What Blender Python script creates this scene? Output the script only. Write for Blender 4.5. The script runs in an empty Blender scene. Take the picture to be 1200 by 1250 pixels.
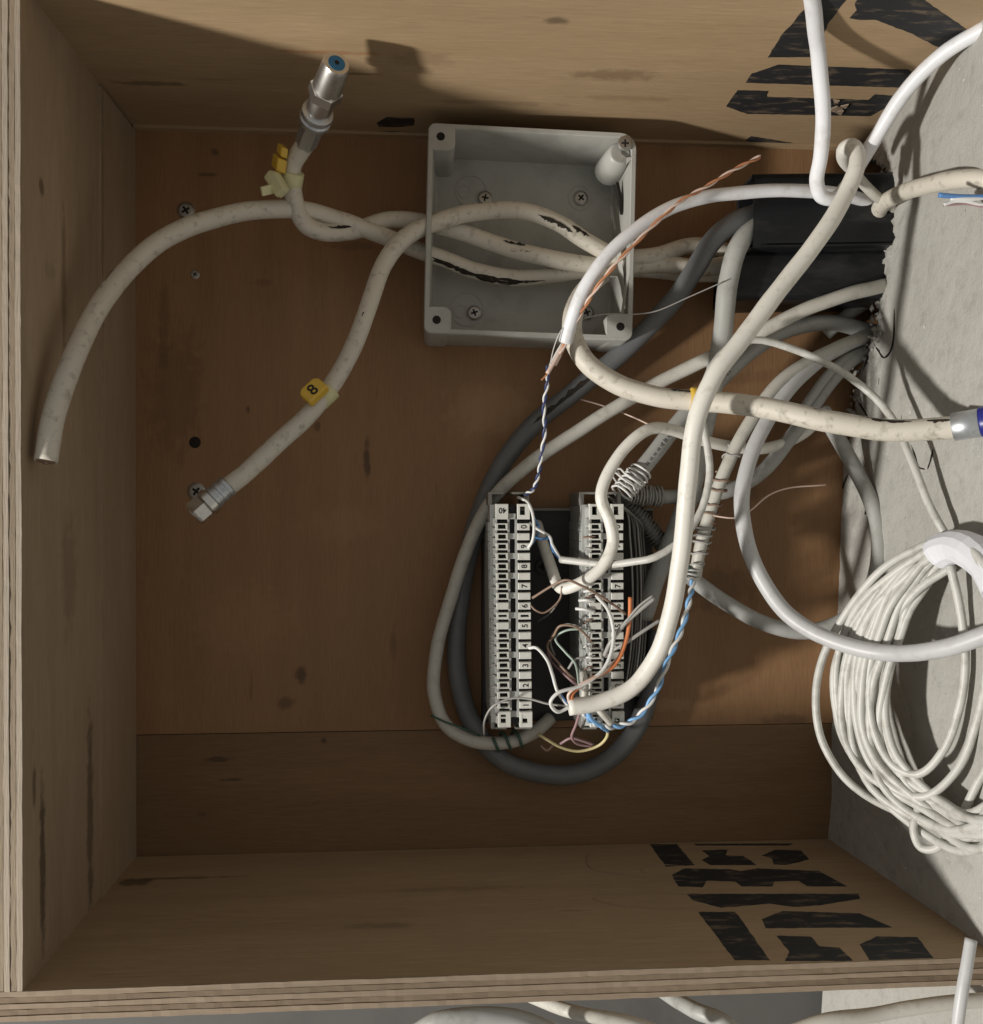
import bpy, math, random
from mathutils import Vector, Matrix, noise as mnoise
random.seed(7)
S = bpy.context.scene
COL = S.collection
MM = 0.001

# ------------------------------------------------------------ camera, world, lamp
FPX, DCAM = 1150.0, 479.0            # focal length in photo pixels, mm from camera to back panel
YAW = -math.atan(83 / FPX)
PITCH = -math.atan(5 / FPX)
CAMLOC = Vector((0, -DCAM, 0))
ROT = Matrix.Rotation(YAW, 3, 'Z') @ Matrix.Rotation(PITCH, 3, 'X')
cam_d = bpy.data.cameras.new('camera')
cam_d.sensor_fit = 'HORIZONTAL'
cam_d.sensor_width = 36
cam_d.lens = 36 * FPX / 1200
cam_d.clip_start = 0.01
cam_d.clip_end = 50
cam = bpy.data.objects.new('camera', cam_d)
COL.objects.link(cam)
cam.location = CAMLOC * MM
cam.rotation_euler = (ROT @ Matrix.Rotation(math.pi / 2, 3, 'X')).to_euler()
S.camera = cam

world = bpy.data.worlds.new('World')
S.world = world
world.use_nodes = True
bg = world.node_tree.nodes['Background']
bg.inputs[0].default_value = (1.0, 0.96, 0.89, 1)
bg.inputs[1].default_value = 0.265

LAMPLOC = Vector((-930, -513, -384)) * MM
LDIR = (Vector((60, -50, 30)) * MM - LAMPLOC).normalized()
lamp_d = bpy.data.lights.new('work_lamp', 'AREA')
lamp_d.shape = 'DISK'
lamp_d.size = 0.085
lamp_d.energy = 16.0
lamp_d.color = (1.0, 0.96, 0.90)
lamp = bpy.data.objects.new('work_lamp', lamp_d)
COL.objects.link(lamp)
lamp.location = LAMPLOC
lamp.rotation_euler = LDIR.to_track_quat('-Z', 'Y').to_euler()

S.view_settings.view_transform = 'Standard'
S.view_settings.look = 'None'
S.view_settings.exposure = 0.0
S.view_settings.gamma = 1.0
S.render.engine = 'CYCLES'
S.cycles.max_bounces = 6


def ray(px, py):
    return ROT @ Vector(((px - 600) / FPX, 1.0, (625 - py) / FPX))


def P(px, py, h=0.0):
    """point (mm) seen at photo pixel px,py on the plane h mm in front of the back panel"""
    d = ray(px, py)
    t = (DCAM - h) / d.y
    return CAMLOC + d * t


def sc(h):                            # mm per photo pixel at height h
    return (DCAM - h) / FPX


def onz(px, py, z):                   # point on a horizontal plane
    d = ray(px, py)
    return CAMLOC + d * (z / d.z)


def onx(px, py, x):
    d = ray(px, py)
    return CAMLOC + d * (x / d.x)


# ------------------------------------------------------------ materials
def nt(name):
    m = bpy.data.materials.new(name)
    m.use_nodes = True
    t = m.node_tree
    return m, t, t.nodes['Principled BSDF']


def N(t, typ, **kw):
    n = t.nodes.new(typ)
    for k, v in kw.items():
        setattr(n, k, v)
    return n


def noise(t, scale, stretch=(1, 1, 1), detail=5, rough=.55, rot=(0, 0, 0)):
    g = N(t, 'ShaderNodeNewGeometry')
    mp = N(t, 'ShaderNodeMapping')
    mp.inputs['Scale'].default_value = stretch
    mp.inputs['Rotation'].default_value = rot
    t.links.new(g.outputs['Position'], mp.inputs['Vector'])
    n = N(t, 'ShaderNodeTexNoise')
    n.inputs['Scale'].default_value = scale
    n.inputs['Detail'].default_value = detail
    n.inputs['Roughness'].default_value = rough
    t.links.new(mp.outputs[0], n.inputs['Vector'])
    return n.outputs['Fac']


def ramp(t, src, stops):
    r = N(t, 'ShaderNodeValToRGB')
    e = r.color_ramp.elements
    while len(e) < len(stops):
        e.new(0.5)
    for el, (p, c) in zip(e, stops):
        el.position = p
        el.color = (*c, 1) if not isinstance(c, (int, float)) else (c, c, c, 1)
    t.links.new(src, r.inputs['Fac'])
    return r.outputs['Color']


def mix(t, fac, a, b, mode='MIX'):
    m = N(t, 'ShaderNodeMix', data_type='RGBA', blend_type=mode)
    for sock, v in ((m.inputs[0], fac), (m.inputs[6], a), (m.inputs[7], b)):
        if hasattr(v, 'is_output'):
            t.links.new(v, sock)
        elif isinstance(v, (int, float)):
            sock.default_value = v
        else:
            sock.default_value = (*v, 1)
    return m.outputs[2]


def mth(t, op, a, b=0.0):
    m = N(t, 'ShaderNodeMath', operation=op)
    for s, v in ((m.inputs[0], a), (m.inputs[1], b)):
        if hasattr(v, 'is_output'):
            t.links.new(v, s)
        else:
            s.default_value = v
    return m.outputs[0]


def bump(t, b, src, dist, strength=1.0):
    n = N(t, 'ShaderNodeBump')
    n.inputs['Distance'].default_value = dist
    n.inputs['Strength'].default_value = strength
    t.links.new(src, n.inputs['Height'])
    t.links.new(n.outputs[0], b.inputs['Normal'])


def blob(t, c, r, soft=.5):
    """0..1 mask of an irregular ellipsoid patch at c (mm) with radii r (mm)"""
    g = N(t, 'ShaderNodeNewGeometry')
    s = N(t, 'ShaderNodeVectorMath', operation='SUBTRACT')
    t.links.new(g.outputs['Position'], s.inputs[0])
    s.inputs[1].default_value = Vector(c) * MM
    d = N(t, 'ShaderNodeVectorMath', operation='DIVIDE')
    t.links.new(s.outputs[0], d.inputs[0])
    d.inputs[1].default_value = Vector(r) * MM
    l = N(t, 'ShaderNodeVectorMath', operation='LENGTH')
    t.links.new(d.outputs[0], l.inputs[0])
    nz = noise(t, 160, detail=4)
    v = mth(t, 'ADD', l.outputs['Value'], mth(t, 'MULTIPLY', mth(t, 'SUBTRACT', nz, .5), 1.6))
    mr = N(t, 'ShaderNodeMapRange')
    mr.inputs['From Min'].default_value = 1.0
    mr.inputs['From Max'].default_value = 1.0 - soft
    t.links.new(v, mr.inputs['Value'])
    return mr.outputs[0]


def wood(name, light, dark, stretch, blobs=(), rough=.55, fib=700):
    m, t, b = nt(name)
    big = noise(t, 9, tuple(.35 + .65 * (s > .5) for s in stretch), 3)
    grain = noise(t, 60, stretch, 7, .62)
    fine = noise(t, fib, stretch, 3, .6)
    c = ramp(t, grain, [(.22, dark), (.74, light)])
    c = mix(t, ramp(t, big, [(.35, 0.0), (.7, .7)]), c, tuple(x * .68 for x in light))
    c = mix(t, .32, c, ramp(t, fine, [(.3, .55), (.7, 1.0)]), 'MULTIPLY')
    spec = noise(t, 240, tuple(max(.12, s) for s in stretch), 2)
    c = mix(t, ramp(t, spec, [(.70, 0.0), (.78, .4)]), c, tuple(x * .45 for x in dark))
    for (cc, rr, k, colr) in blobs:
        c = mix(t, mth(t, 'MULTIPLY', blob(t, cc, rr), k), c, colr)
    t.links.new(c, b.inputs['Base Color'])
    b.inputs['Roughness'].default_value = rough
    b.inputs['Specular IOR Level'].default_value = .35
    bump(t, b, mth(t, 'ADD', fine, grain), .0005, .35)
    return m


def plain(name, col, rough=.5, metal=0.0, dirt=None, dirtk=.5, dscale=150, spec=.5, bmp=0.0, stretch=(1, 1, 1), lo=.52, hi=.72):
    m, t, b = nt(name)
    c = None
    if dirt is not None:
        n = noise(t, dscale, stretch, 6, .65)
        f = ramp(t, n, [(lo, 0.0), (hi, dirtk)])
        n2 = noise(t, 35, (1, 1, 1), 3)
        base = mix(t, ramp(t, n2, [(.35, 0.0), (.65, .3)]), col, tuple(x * .8 for x in col))
        c = mix(t, f, base, dirt)
        t.links.new(c, b.inputs['Base Color'])
    else:
        n2 = noise(t, 60, (1, 1, 1), 4)
        c = mix(t, ramp(t, n2, [(.35, 0.0), (.65, .25)]), col, tuple(x * .82 for x in col))
        t.links.new(c, b.inputs['Base Color'])
    b.inputs['Roughness'].default_value = rough
    b.inputs['Metallic'].default_value = metal
    b.inputs['Specular IOR Level'].default_value = spec
    if bmp:
        bump(t, b, noise(t, dscale * 2, (1, 1, 1), 4), bmp, .5)
    return m


BIRCH_L, BIRCH_D = (.475, .34, .205), (.385, .268, .15)
BROWN_L, BROWN_D = (.36, .202, .098), (.265, .143, .066)
DK = (.05, .032, .02)

M = {}
M['print'] = plain('stencil_black', (.016, .017, .019), .65, dirt=(.21, .155, .10), dirtk=.8, dscale=260, stretch=(.3, 1, 1), lo=.53, hi=.72)
M['box_plastic'] = plain('grey_box_plastic', (.43, .43, .40), .45, dirt=(.20, .19, .165), dirtk=.5, dscale=70, bmp=.0001, lo=.5, hi=.8)
M['coax'] = plain('cream_jacket', (.64, .60, .515), .52, dirt=(.17, .14, .10), dirtk=.7, dscale=230, bmp=.00016, lo=.54, hi=.74)
M['white'] = plain('white_jacket', (.84, .85, .88), .40, dirt=(.50, .48, .42), dirtk=.5, dscale=120)
M['warmwhite'] = plain('warm_white_jacket', (.80, .78, .715), .45, dirt=(.36, .32, .25), dirtk=.65, dscale=170, lo=.55, hi=.78)
M['coil'] = plain('coil_jacket', (.60, .595, .555), .45, dirt=(.27, .255, .215), dirtk=.65, dscale=120, lo=.48, hi=.72)
M['grey'] = plain('grey_jacket', (.40, .405, .385), .45, dirt=(.20, .19, .17), dirtk=.5, dscale=120)
M['lightgrey'] = plain('light_grey_jacket', (.56, .565, .57), .42, dirt=(.34, .33, .31), dirtk=.45, dscale=120)
M['palegrey'] = plain('pale_grey_jacket', (.56, .545, .49), .45, dirt=(.27, .25, .2), dirtk=.5, dscale=150)
M['darkgrey'] = plain('dark_grey_jacket', (.135, .14, .145), .42, dirt=(.24, .23, .21), dirtk=.35, dscale=100)
M['black'] = plain('black_duct_plastic', (.010, .011, .013), .42, spec=.3, dirt=(.055, .053, .05), dirtk=.8, dscale=95, stretch=(.3, 1, 1), lo=.5, hi=.78)
M['blackplate'] = plain('black_plate', (.030, .030, .030), .55, dirt=(.075, .065, .055), dirtk=.5, dscale=45, lo=.45, hi=.75)
M['core'] = plain('black_core', (.006, .006, .006), .6)
M['strip'] = plain('grey_strip_plastic', (.44, .45, .43), .45, dirt=(.22, .21, .19), dirtk=.4, dscale=120)
M['stripframe'] = plain('translucent_grey_plastic', (.25, .24, .22), .4)
M['block'] = plain('white_block_plastic', (.68, .68, .63), .45, dirt=(.36, .34, .29), dirtk=.4, dscale=200)
M['ink'] = plain('black_ink', (.01, .01, .01), .6)
M['ink_grey'] = plain('faded_ink', (.10, .10, .11), .6)
M['metal'] = plain('nickel', (.74, .73, .70), .34, 1.0, dirt=(.32, .31, .28), dirtk=.5, dscale=260)
M['zinc'] = plain('dull_zinc', (.60, .63, .66), .42, .85, dirt=(.28, .30, .31), dirtk=.5, dscale=260)
M['steel'] = plain('screw_steel', (.42, .41, .38), .38, .9, dirt=(.12, .1, .08), dirtk=.6, dscale=320)
M['yellow'] = plain('yellow_marker', (.72, .47, .06), .42)
M['paleyellow'] = plain('pale_yellow_nylon', (.66, .64, .38), .4)
M['blueplastic'] = plain('blue_insert', (.02, .17, .36), .35)
M['bluedark'] = plain('dark_blue_sleeve', (.02, .025, .22), .35)
M['w_white'] = plain('white_wire', (.72, .72, .70), .4)
M['w_blue'] = plain('blue_wire', (.10, .24, .52), .4)
M['w_ltblue'] = plain('light_blue_wire', (.20, .42, .72), .4)
M['w_orange'] = plain('orange_wire', (.72, .24, .09), .4)
M['w_peach'] = plain('peach_wire', (.72, .55, .46), .4)
M['w_copper'] = plain('orange_brown_wire', (.52, .22, .10), .35)
M['w_green'] = plain('green_wire', (.05, .11, .085), .4)
M['w_ltgreen'] = plain('pale_green_wire', (.36, .44, .38), .4)
M['w_brown'] = plain('brown_wire', (.27, .18, .13), .45)
M['w_mauve'] = plain('mauve_wire', (.36, .23, .24), .45)
M['w_yellow'] = plain('pale_yellow_wire', (.66, .57, .30), .4)
M['w_grey'] = plain('grey_wire', (.38, .37, .35), .4)
M['w_dim'] = plain('dim_grey_wire', (.16, .155, .14), .5)
M['w_navy'] = plain('navy_wire', (.03, .045, .14), .4)
M['tie'] = plain('white_tape', (.78, .79, .84), .42)
M['crack'] = plain('split_jacket_black', (.018, .014, .010), .8, dirt=(.12, .07, .03), dirtk=.5, dscale=350)
M['hole'] = plain('dark_hole', (.012, .009, .007), .9)
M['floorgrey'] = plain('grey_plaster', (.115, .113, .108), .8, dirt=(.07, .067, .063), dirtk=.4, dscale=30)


def concrete():
    m, t, b = nt('grey_plaster_concrete')
    n1 = noise(t, 14, (1, 1, 1), 6, .6)
    n2 = noise(t, 130, (1, 1, 1), 6, .7)
    c = ramp(t, n1, [(.3, (.40, .39, .358)), (.7, (.46, .45, .415))])
    c = mix(t, ramp(t, n2, [(.32, .35), (.48, 0.0)]), c, (.22, .21, .19))
    n3 = noise(t, 330, (1, 1, 1), 2)
    c = mix(t, ramp(t, n3, [(.74, 0.0), (.78, .8)]), c, (.72, .71, .68))
    c = mix(t, ramp(t, n3, [(.22, .75), (.26, 0.0)]), c, (.10, .095, .085))
    # grimy, crumbling zone along the broken edge
    n4 = noise(t, 220, (1, 1, 1), 6, .75)
    z = blob(t, (222, -16, 95), (26, 34, 110), .9)
    c = mix(t, mth(t, 'MULTIPLY', z, ramp(t, n4, [(.40, .7), (.60, 0.0)])), c, (.15, .14, .12))
    t.links.new(c, b.inputs['Base Color'])
    b.inputs['Roughness'].default_value = .85
    bump(t, b, mth(t, 'ADD', n2, mth(t, 'MULTIPLY', n4, z)), .0018, .75)
    return m


M['concrete'] = concrete()


def rough_conc():
    m, t, b = nt('broken_concrete')
    n2 = noise(t, 190, (1, 1, 1), 7, .75)
    c = ramp(t, n2, [(.3, (.05, .045, .04)), (.7, (.30, .28, .25))])
    t.links.new(c, b.inputs['Base Color'])
    b.inputs['Roughness'].default_value = .95
    bump(t, b, n2, .003, .8)
    return m


M['broken'] = rough_conc()

# ------------------------------------------------------------ mesh helpers
WL = {}                               # world location (mm) of each object


class MB:
    def __init__(self):
        self.v, self.f, self.mi = [], [], []
        self.cur = 0

    def add(self, vs, fs):
        o = len(self.v)
        self.v += [Vector(x) for x in vs]
        self.f += [tuple(i + o for i in f) for f in fs]
        self.mi += [self.cur] * len(fs)
        return self

    def box(self, x0, x1, y0, y1, z0, z1, c=0.0, front=True):
        """box; c = chamfer of the front (-y) edges"""
        if c <= 0:
            vs = [(x, y, z) for y in (y0, y1) for z in (z0, z1) for x in (x0, x1)]
            return self.add(vs, [(0, 1, 3, 2), (4, 6, 7, 5), (0, 4, 5, 1), (2, 3, 7, 6), (0, 2, 6, 4), (1, 5, 7, 3)])
        r = lambda y, i: [(x0 + i, y, z0 + i), (x1 - i, y, z0 + i), (x1 - i, y, z1 - i), (x0 + i, y, z1 - i)]
        vs = r(y0, c) + r(y0 + c, 0) + r(y1, 0)
        fs = [(0, 1, 2, 3), (8, 11, 10, 9)]
        for k in range(4):
            n = (k + 1) % 4
            fs += [(k, k + 4, n + 4, n), (k + 4, k + 8, n + 8, n + 4)]
        return self.add(vs, fs)

    def tube(self, path, r, n=12, caps=True, samples=6, spline=True, rfun=None):
        pts = smooth(path, samples) if spline else [Vector(p) for p in path]
        fr = frames(pts)
        vs, fs = [], []
        L = len(pts)
        for i, (p, (a, b)) in enumerate(zip(pts, fr)):
            rr = r * (rfun(i / (L - 1)) if rfun else 1)
            if r > 1.4:
                rr *= 1 + .035 * mnoise.noise(p * .11)
                p = p + mnoise.noise_vector(p * .06) * .35
            for k in range(n):
                th = 2 * math.pi * k / n
                vs.append(p + (a * math.cos(th) + b * math.sin(th)) * rr)
        for i in range(L - 1):
            for k in range(n):
                k2 = (k + 1) % n
                fs.append((i * n + k, i * n + k2, (i + 1) * n + k2, (i + 1) * n + k))
        if caps:
            fs.append(tuple(reversed(range(n))))
            fs.append(tuple((L - 1) * n + k for k in range(n)))
        return self.add(vs, fs)

    def lathe(self, a, b, prof, n=20, phase=0.0, caps=True):
        """profile of (t along a->b in mm, radius)"""
        a, b = Vector(a), Vector(b)
        ax = (b - a).normalized()
        u = ax.orthogonal().normalized()
        w = ax.cross(u)
        vs, fs = [], []
        for (t, r) in prof:
            for k in range(n):
                th = 2 * math.pi * k / n + phase
                vs.append(a + ax * t + (u * math.cos(th) + w * math.sin(th)) * r)
        for i in range(len(prof) - 1):
            for k in range(n):
                k2 = (k + 1) % n
                fs.append((i * n + k, i * n + k2, (i + 1) * n + k2, (i + 1) * n + k))
        if caps:
            fs.append(tuple(reversed(range(n))))
            fs.append(tuple((len(prof) - 1) * n + k for k in range(n)))
        return self.add(vs, fs)

    def prism(self, poly, dirv):
        d = Vector(dirv)
        n = len(poly)
        vs = [Vector(p) for p in poly] + [Vector(p) + d for p in poly]
        fs = [tuple(range(n)), tuple(reversed(range(n, 2 * n)))]
        for k in range(n):
            k2 = (k + 1) % n
            fs.append((k, k + n, k2 + n, k2))
        return self.add(vs, fs)

    def mesh(self, name, mats, origin, smooth_=False, fix=True):
        me = bpy.data.meshes.new(name)
        me.from_pydata([(v - origin) * MM for v in self.v], [], self.f)
        for m in mats:
            me.materials.append(m)
        if len(mats) > 1:
            me.polygons.foreach_set('material_index', self.mi)
        if fix:
            import bmesh
            bm = bmesh.new()
            bm.from_mesh(me)
            bmesh.ops.recalc_face_normals(bm, faces=bm.faces)
            bm.to_mesh(me)
            bm.free()
        if smooth_:
            me.polygons.foreach_set('use_smooth', [len(p.vertices) <= 4 for p in me.polygons])
        me.update()
        return me

    def build(self, name, mats, parent=None, smooth_=False, origin=None, fix=True):
        if not isinstance(mats, (list, tuple)):
            mats = [mats]
        if origin is None:
            lo = Vector([min(v[i] for v in self.v) for i in range(3)])
            hi = Vector([max(v[i] for v in self.v) for i in range(3)])
            origin = (lo + hi) / 2
        me = self.mesh(name, mats, origin, smooth_, fix)
        return place(name, me, origin, parent)


def place(name, me, origin, parent=None):
    o = bpy.data.objects.new(name, me)
    COL.objects.link(o)
    base = Vector((0, 0, 0))
    if parent is not None:
        o.parent = parent
        base = WL[parent.name]
    o.location = (Vector(origin) - base) * MM
    WL[o.name] = Vector(origin)
    return o


def thing(name, loc, label, cat, group=None, kind=None):
    o = place(name, None, loc)
    o.empty_display_size = .01
    return tag(o, label, cat, group, kind)


def tag(o, label=None, cat=None, group=None, kind=None):
    if label: o['label'] = label
    if cat: o['category'] = cat
    if group: o['group'] = group
    if kind: o['kind'] = kind
    return o


def smooth(path, k=6):
    p = [Vector(q) for q in path]
    if len(p) < 3:
        return p
    p = [p[0] * 2 - p[1]] + p + [p[-1] * 2 - p[-2]]
    out = []
    for i in range(1, len(p) - 2):
        p0, p1, p2, p3 = p[i - 1], p[i], p[i + 1], p[i + 2]
        # centripetal catmull-rom
        d = lambda a, b: max(1e-4, (a - b).length ** .5)
        t0 = 0; t1 = t0 + d(p0, p1); t2 = t1 + d(p1, p2); t3 = t2 + d(p2, p3)
        for j in range(k):
            t = t1 + (t2 - t1) * j / k
            a1 = p0 * ((t1 - t) / (t1 - t0)) + p1 * ((t - t0) / (t1 - t0))
            a2 = p1 * ((t2 - t) / (t2 - t1)) + p2 * ((t - t1) / (t2 - t1))
            a3 = p2 * ((t3 - t) / (t3 - t2)) + p3 * ((t - t2) / (t3 - t2))
            b1 = a1 * ((t2 - t) / (t2 - t0)) + a2 * ((t - t0) / (t2 - t0))
            b2 = a2 * ((t3 - t) / (t3 - t1)) + a3 * ((t - t1) / (t3 - t1))
            out.append(b1 * ((t2 - t) / (t2 - t1)) + b2 * ((t - t1) / (t2 - t1)))
    out.append(p[-2])
    return out


def frames(pts):
    out = []
    prev = None
    for i, p in enumerate(pts):
        t = (pts[min(i + 1, len(pts) - 1)] - pts[max(i - 1, 0)])
        t = t.normalized() if t.length > 1e-9 else Vector((1, 0, 0))
        if prev is None:
            a = t.orthogonal().normalized()
        else:
            a = prev - t * prev.dot(t)
            a = a.normalized() if a.length > 1e-6 else t.orthogonal().normalized()
        prev = a
        out.append((a, t.cross(a)))
    return out


def pp(pts):
    return [P(*q) for q in pts]


def text_mesh(body, size, mat):
    cu = bpy.data.curves.new('lettering', 'FONT')
    cu.body = body
    cu.size = size * MM
    cu.align_x = 'CENTER'
    cu.align_y = 'CENTER'
    cu.extrude = 0.00004
    cu.offset = size * MM * .012
    o = bpy.data.objects.new('lettering', cu)
    COL.objects.link(o)
    dg = bpy.context.evaluated_depsgraph_get()
    me = bpy.data.meshes.new_from_object(o.evaluated_get(dg))
    bpy.data.objects.remove(o)
    me.materials.clear()
    me.materials.append(mat)
    return me


# ------------------------------------------------------------ the setting
XL = P(163, 600).x
ZT = (P(400, 162).z + P(1000, 180).z) / 2
ZB = (P(300, 1041).z + P(900, 1028).z) / 2
HF = DCAM * (1 - XL / ((onx(27, 600, XL) - CAMLOC).normalized().x * 0 + XL)) if False else DCAM + onx(27, 600, XL).y * 1.0
HF = -onx(27, 600, XL).y             # how far the box stands forward
TH = 11.0                            # plywood thickness


def XW(h, z):                        # surface of the side wall
    a = (z - ZB) / (ZT - ZB)
    k = h / 110.0
    return (1 - a) * (212 + 8 * min(k, 1.3)) + a * (226 - 9 * min(k, 1.3))


def onwall(px, py, off=0.0):
    p = onx(px, py, 218)
    for _ in range(6):
        p = onx(px, py, XW(-p.y, p.z) - off)
    return p


def build_wall():
    outline = [onwall(*q) for q in ((1046, 186), (1064, 196), (1078, 206), (1090, 226), (1094, 250), (1090, 275), (1086, 292), (1078, 312),
                                    (1075, 335), (1073, 365), (1069, 395), (1062, 420), (1053, 440), (1046, 462), (1043, 490), (1040, 520), (1030, 552), (1022, 570))]
    poly = [(-p.y, p.z) for p in outline]
    poly = [(-5, poly[0][1] + 2)] + poly + [(-5, poly[-1][1] - 2)]

    def inside(h, z):
        c = False
        n = len(poly)
        for i in range(n):
            (a, b), (d, e) = poly[i], poly[i - 1]
            if (b > z) != (e > z) and h < (d - a) * (z - b) / (e - b) + a:
                c = not c
        return c
    from mathutils import noise as nz
    hs = [-1] + [i * 2.0 for i in range(0, 76)] + [158, 175, 200, 240, 300]
    zs = [ZB - 260, ZB - 180, ZB - 110, ZB - 70, ZB - 40, ZB - 20] + [ZB - 8 + i * 2.0 for i in range(int((ZT - ZB + 16) / 2.0))] + [ZT + 20, ZT + 60, ZT + 140]
    mb = MB()
    idx = {}
    cells = []
    for i in range(len(hs) - 1):
        for j in range(len(zs) - 1):
            if not inside((hs[i] + hs[i + 1]) / 2, (zs[j] + zs[j + 1]) / 2):
                cells.append((i, j))

    def vert(i, j):
        if (i, j) not in idx:
            h, z = hs[i], zs[j]
            near = 0
            for (a, b) in poly[1:-1]:
                near = max(near, 1 - math.hypot(h - a, z - b) / 13)
            v = Vector((h * .03, z * .03, 0))
            x = XW(h, z) + nz.noise(v) * 1.2 + nz.noise(v * 5) * .35
            x += near * (3.2 * nz.noise(Vector((h * .35, z * .35, 3))) + 1.2 * nz.noise(Vector((h * .12, z * .12, 9))))
            jit = near * .8
            idx[(i, j)] = len(mb.v)
            mb.v.append(Vector((x, -(h + random.uniform(-jit, jit)), z + random.uniform(-jit, jit))))
        return idx[(i, j)]
    edges = {}
    for (i, j) in cells:
        q = (vert(i, j), vert(i + 1, j), vert(i + 1, j + 1), vert(i, j + 1))
        mb.f.append(q)
        mb.mi.append(0)
        for k in range(4):
            e = (q[k], q[(k + 1) % 4])
            edges[e] = edges.get(e, 0) + 1
    hz = [p[0] for p in poly[1:-1]]
    zmin, zmax = min(p[1] for p in poly) - 6, max(p[1] for p in poly) + 6
    for (a, b) in list(edges):
        if (b, a) in edges:
            continue
        va, vb = mb.v[a], mb.v[b]
        if -va.y > 60 or not (zmin < va.z < zmax) or (-va.y < -.5 and -vb.y < -.5):
            continue
        rings = [(a, b)]
        pa, pb = a, b
        for s in (7, 18, 42):
            key = []
            for q in (a, b):
                kk = ('e', q, s)
                if kk not in idx:
                    idx[kk] = len(mb.v)
                    w = mb.v[q]
                    mb.v.append(w + Vector((s, random.uniform(-1.6, 1.6), random.uniform(-1.6, 1.6))))
                key.append(idx[kk])
            mb.f.append((pa, key[0], key[1], pb))
            mb.mi.append(1)
            pa, pb = key
    o = mb.build('side_wall', [M['concrete'], M['broken']], smooth_=True)
    tag(o, 'rough grey plastered side wall right of the wooden box with a broken hole', 'wall', kind='structure')
    # masonry seen inside the hole
    mb = MB()
    n = 26
    vs, fs = [], []
    for i in range(n):
        for j in range(n):
            vs.append((258 + random.uniform(-4, 4), 4 - 62 * i / (n - 1), 20 + (ZT - 0) * j / (n - 1)))
    for i in range(n - 1):
        for j in range(n - 1):
            fs.append((i * n + j, (i + 1) * n + j, (i + 1) * n + j + 1, i * n + j + 1))
    mb.add(vs, fs)
    o = mb.build('wall_cavity', M['broken'], smooth_=True)
    tag(o, 'dark broken masonry inside the hole of the grey wall', 'wall', kind='structure')


build_wall()
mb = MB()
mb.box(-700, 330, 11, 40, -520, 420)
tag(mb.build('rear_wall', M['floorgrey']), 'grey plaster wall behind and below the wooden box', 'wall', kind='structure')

# ------------------------------------------------------------ the wooden box
box = thing('wooden_box', (0, 0, ZB), 'open plywood box with black stencilled letters screwed to the wall around the cables', 'wooden box')
XR = 219.0
bl = lambda px, py, h, r, k=.7, c=DK: (P(px, py, h), r, k, c)
brown_blobs = [bl(448, 560, 0, (2.2, 9, 11)), bl(368, 823, 0, (3, 9, 6)), bl(350, 858, 0, (5, 9, 3.5), .5), bl(430, 300, 0, (14, 9, 3), .3),
               bl(320, 345, 0, (6, 9, 2), .2), bl(388, 520, 0, (1.8, 9, 3), .5), bl(303, 500, 0, (1.2, 9, 2), .6), bl(262, 185, 0, (3, 9, 2.5), .6),
               bl(255, 213, 0, (6, 9, 1.2), .6), bl(600, 500, 0, (26, 9, 16), .35, (.46, .27, .14)), bl(300, 760, 0, (30, 9, 22), .22, (.42, .24, .12)), bl(215, 480, 0, (16, 9, 40), .25), bl(420, 640, 0, (24, 9, 10), .18, (.44, .25, .13)), bl(880, 720, 0, (22, 9, 14), .35), bl(900, 600, 0, (18, 9, 6), .3), bl(960, 880, 0, (14, 9, 5), .4), bl(820, 860, 0, (16, 9, 4), .25, (.46, .30, .17)), bl(545, 330, 0, (2, 9, 6), .3),
               bl(200, 400, 0, (3, 9, 30), .25), bl(480, 790, 0, (2, 9, 9), .3)]
M['wood_back'] = wood('brown_plywood', BROWN_L, BROWN_D, (1, 1, .10), brown_blobs, fib=900)
M['wood_low'] = wood('brown_plank', (.26, .155, .076), (.195, .113, .054), (.10, 1, 1),
                     [bl(265, 928, 1, (9, 9, 1.6)), bl(280, 953, 1, (6, 9, 1.2)), bl(395, 905, 1, (2, 9, 2)), bl(245, 995, 1, (4, 9, 1.5), .4)], fib=900)
tb = lambda px, py, r, k=.6, c=DK: (onz(px, py, ZT), r, k, c)
bb = lambda px, py, r, k=.6, c=DK: (onz(px, py, ZB), r, k, c)
lb = lambda px, py, r, k=.6, c=DK: (onx(px, py, XL), r, k, c)
M['wood_top'] = wood('birch_ply_top', BIRCH_L, BIRCH_D, (.10, 1, 1),
                     [tb(515, 72, (16, 9, 9), .45, (.24, .16, .09)), tb(750, 92, (22, 6, 9), .55, (.16, .10, .055)), tb(680, 25, (6, 3, 9), .6),  # brown smudge right of the connector tip, then other darker patches
                      tb(400, 64, (26, 2, 9), .6, (.30, .14, .06)), tb(770, 120, (30, 4, 9), .35, (.2, .13, .07)), tb(430, 90, (14, 1.5, 9), .5),
                      tb(180, 102, (20, 3, 9), .5), tb(600, 125, (40, 3, 9), .25)])
M['wood_left'] = wood('birch_ply_left', (.43, .325, .222), (.335, .248, .162), (1, 1, .10),
                      [lb(52, 1060, (9, 3.5, 40), .75), lb(110, 1000, (9, 4.5, 60), .6), lb(50, 228, (9, 3, 4), .6), lb(122, 260, (9, 1.6, 85), .35),  # darker streaks in the panel colour, one narrow line along the batten seam
                       lb(78, 345, (9, 3, 36), .4), lb(60, 330, (9, 8, 4), .15), lb(42, 960, (9, 2, 10), .6), lb(85, 700, (9, 10, 30), .25)])
M['wood_bottom'] = wood('birch_ply_bottom', BIRCH_L, (.33, .225, .135), (.10, 1, 1),
                        [bb(165, 1077, (9, 5, 9), .7), bb(215, 1072, (34, 1.8, 9), .6), bb(465, 1130, (16, 4, 9), .3), bb(560, 1085, (40, 3, 9), .2)])
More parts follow.
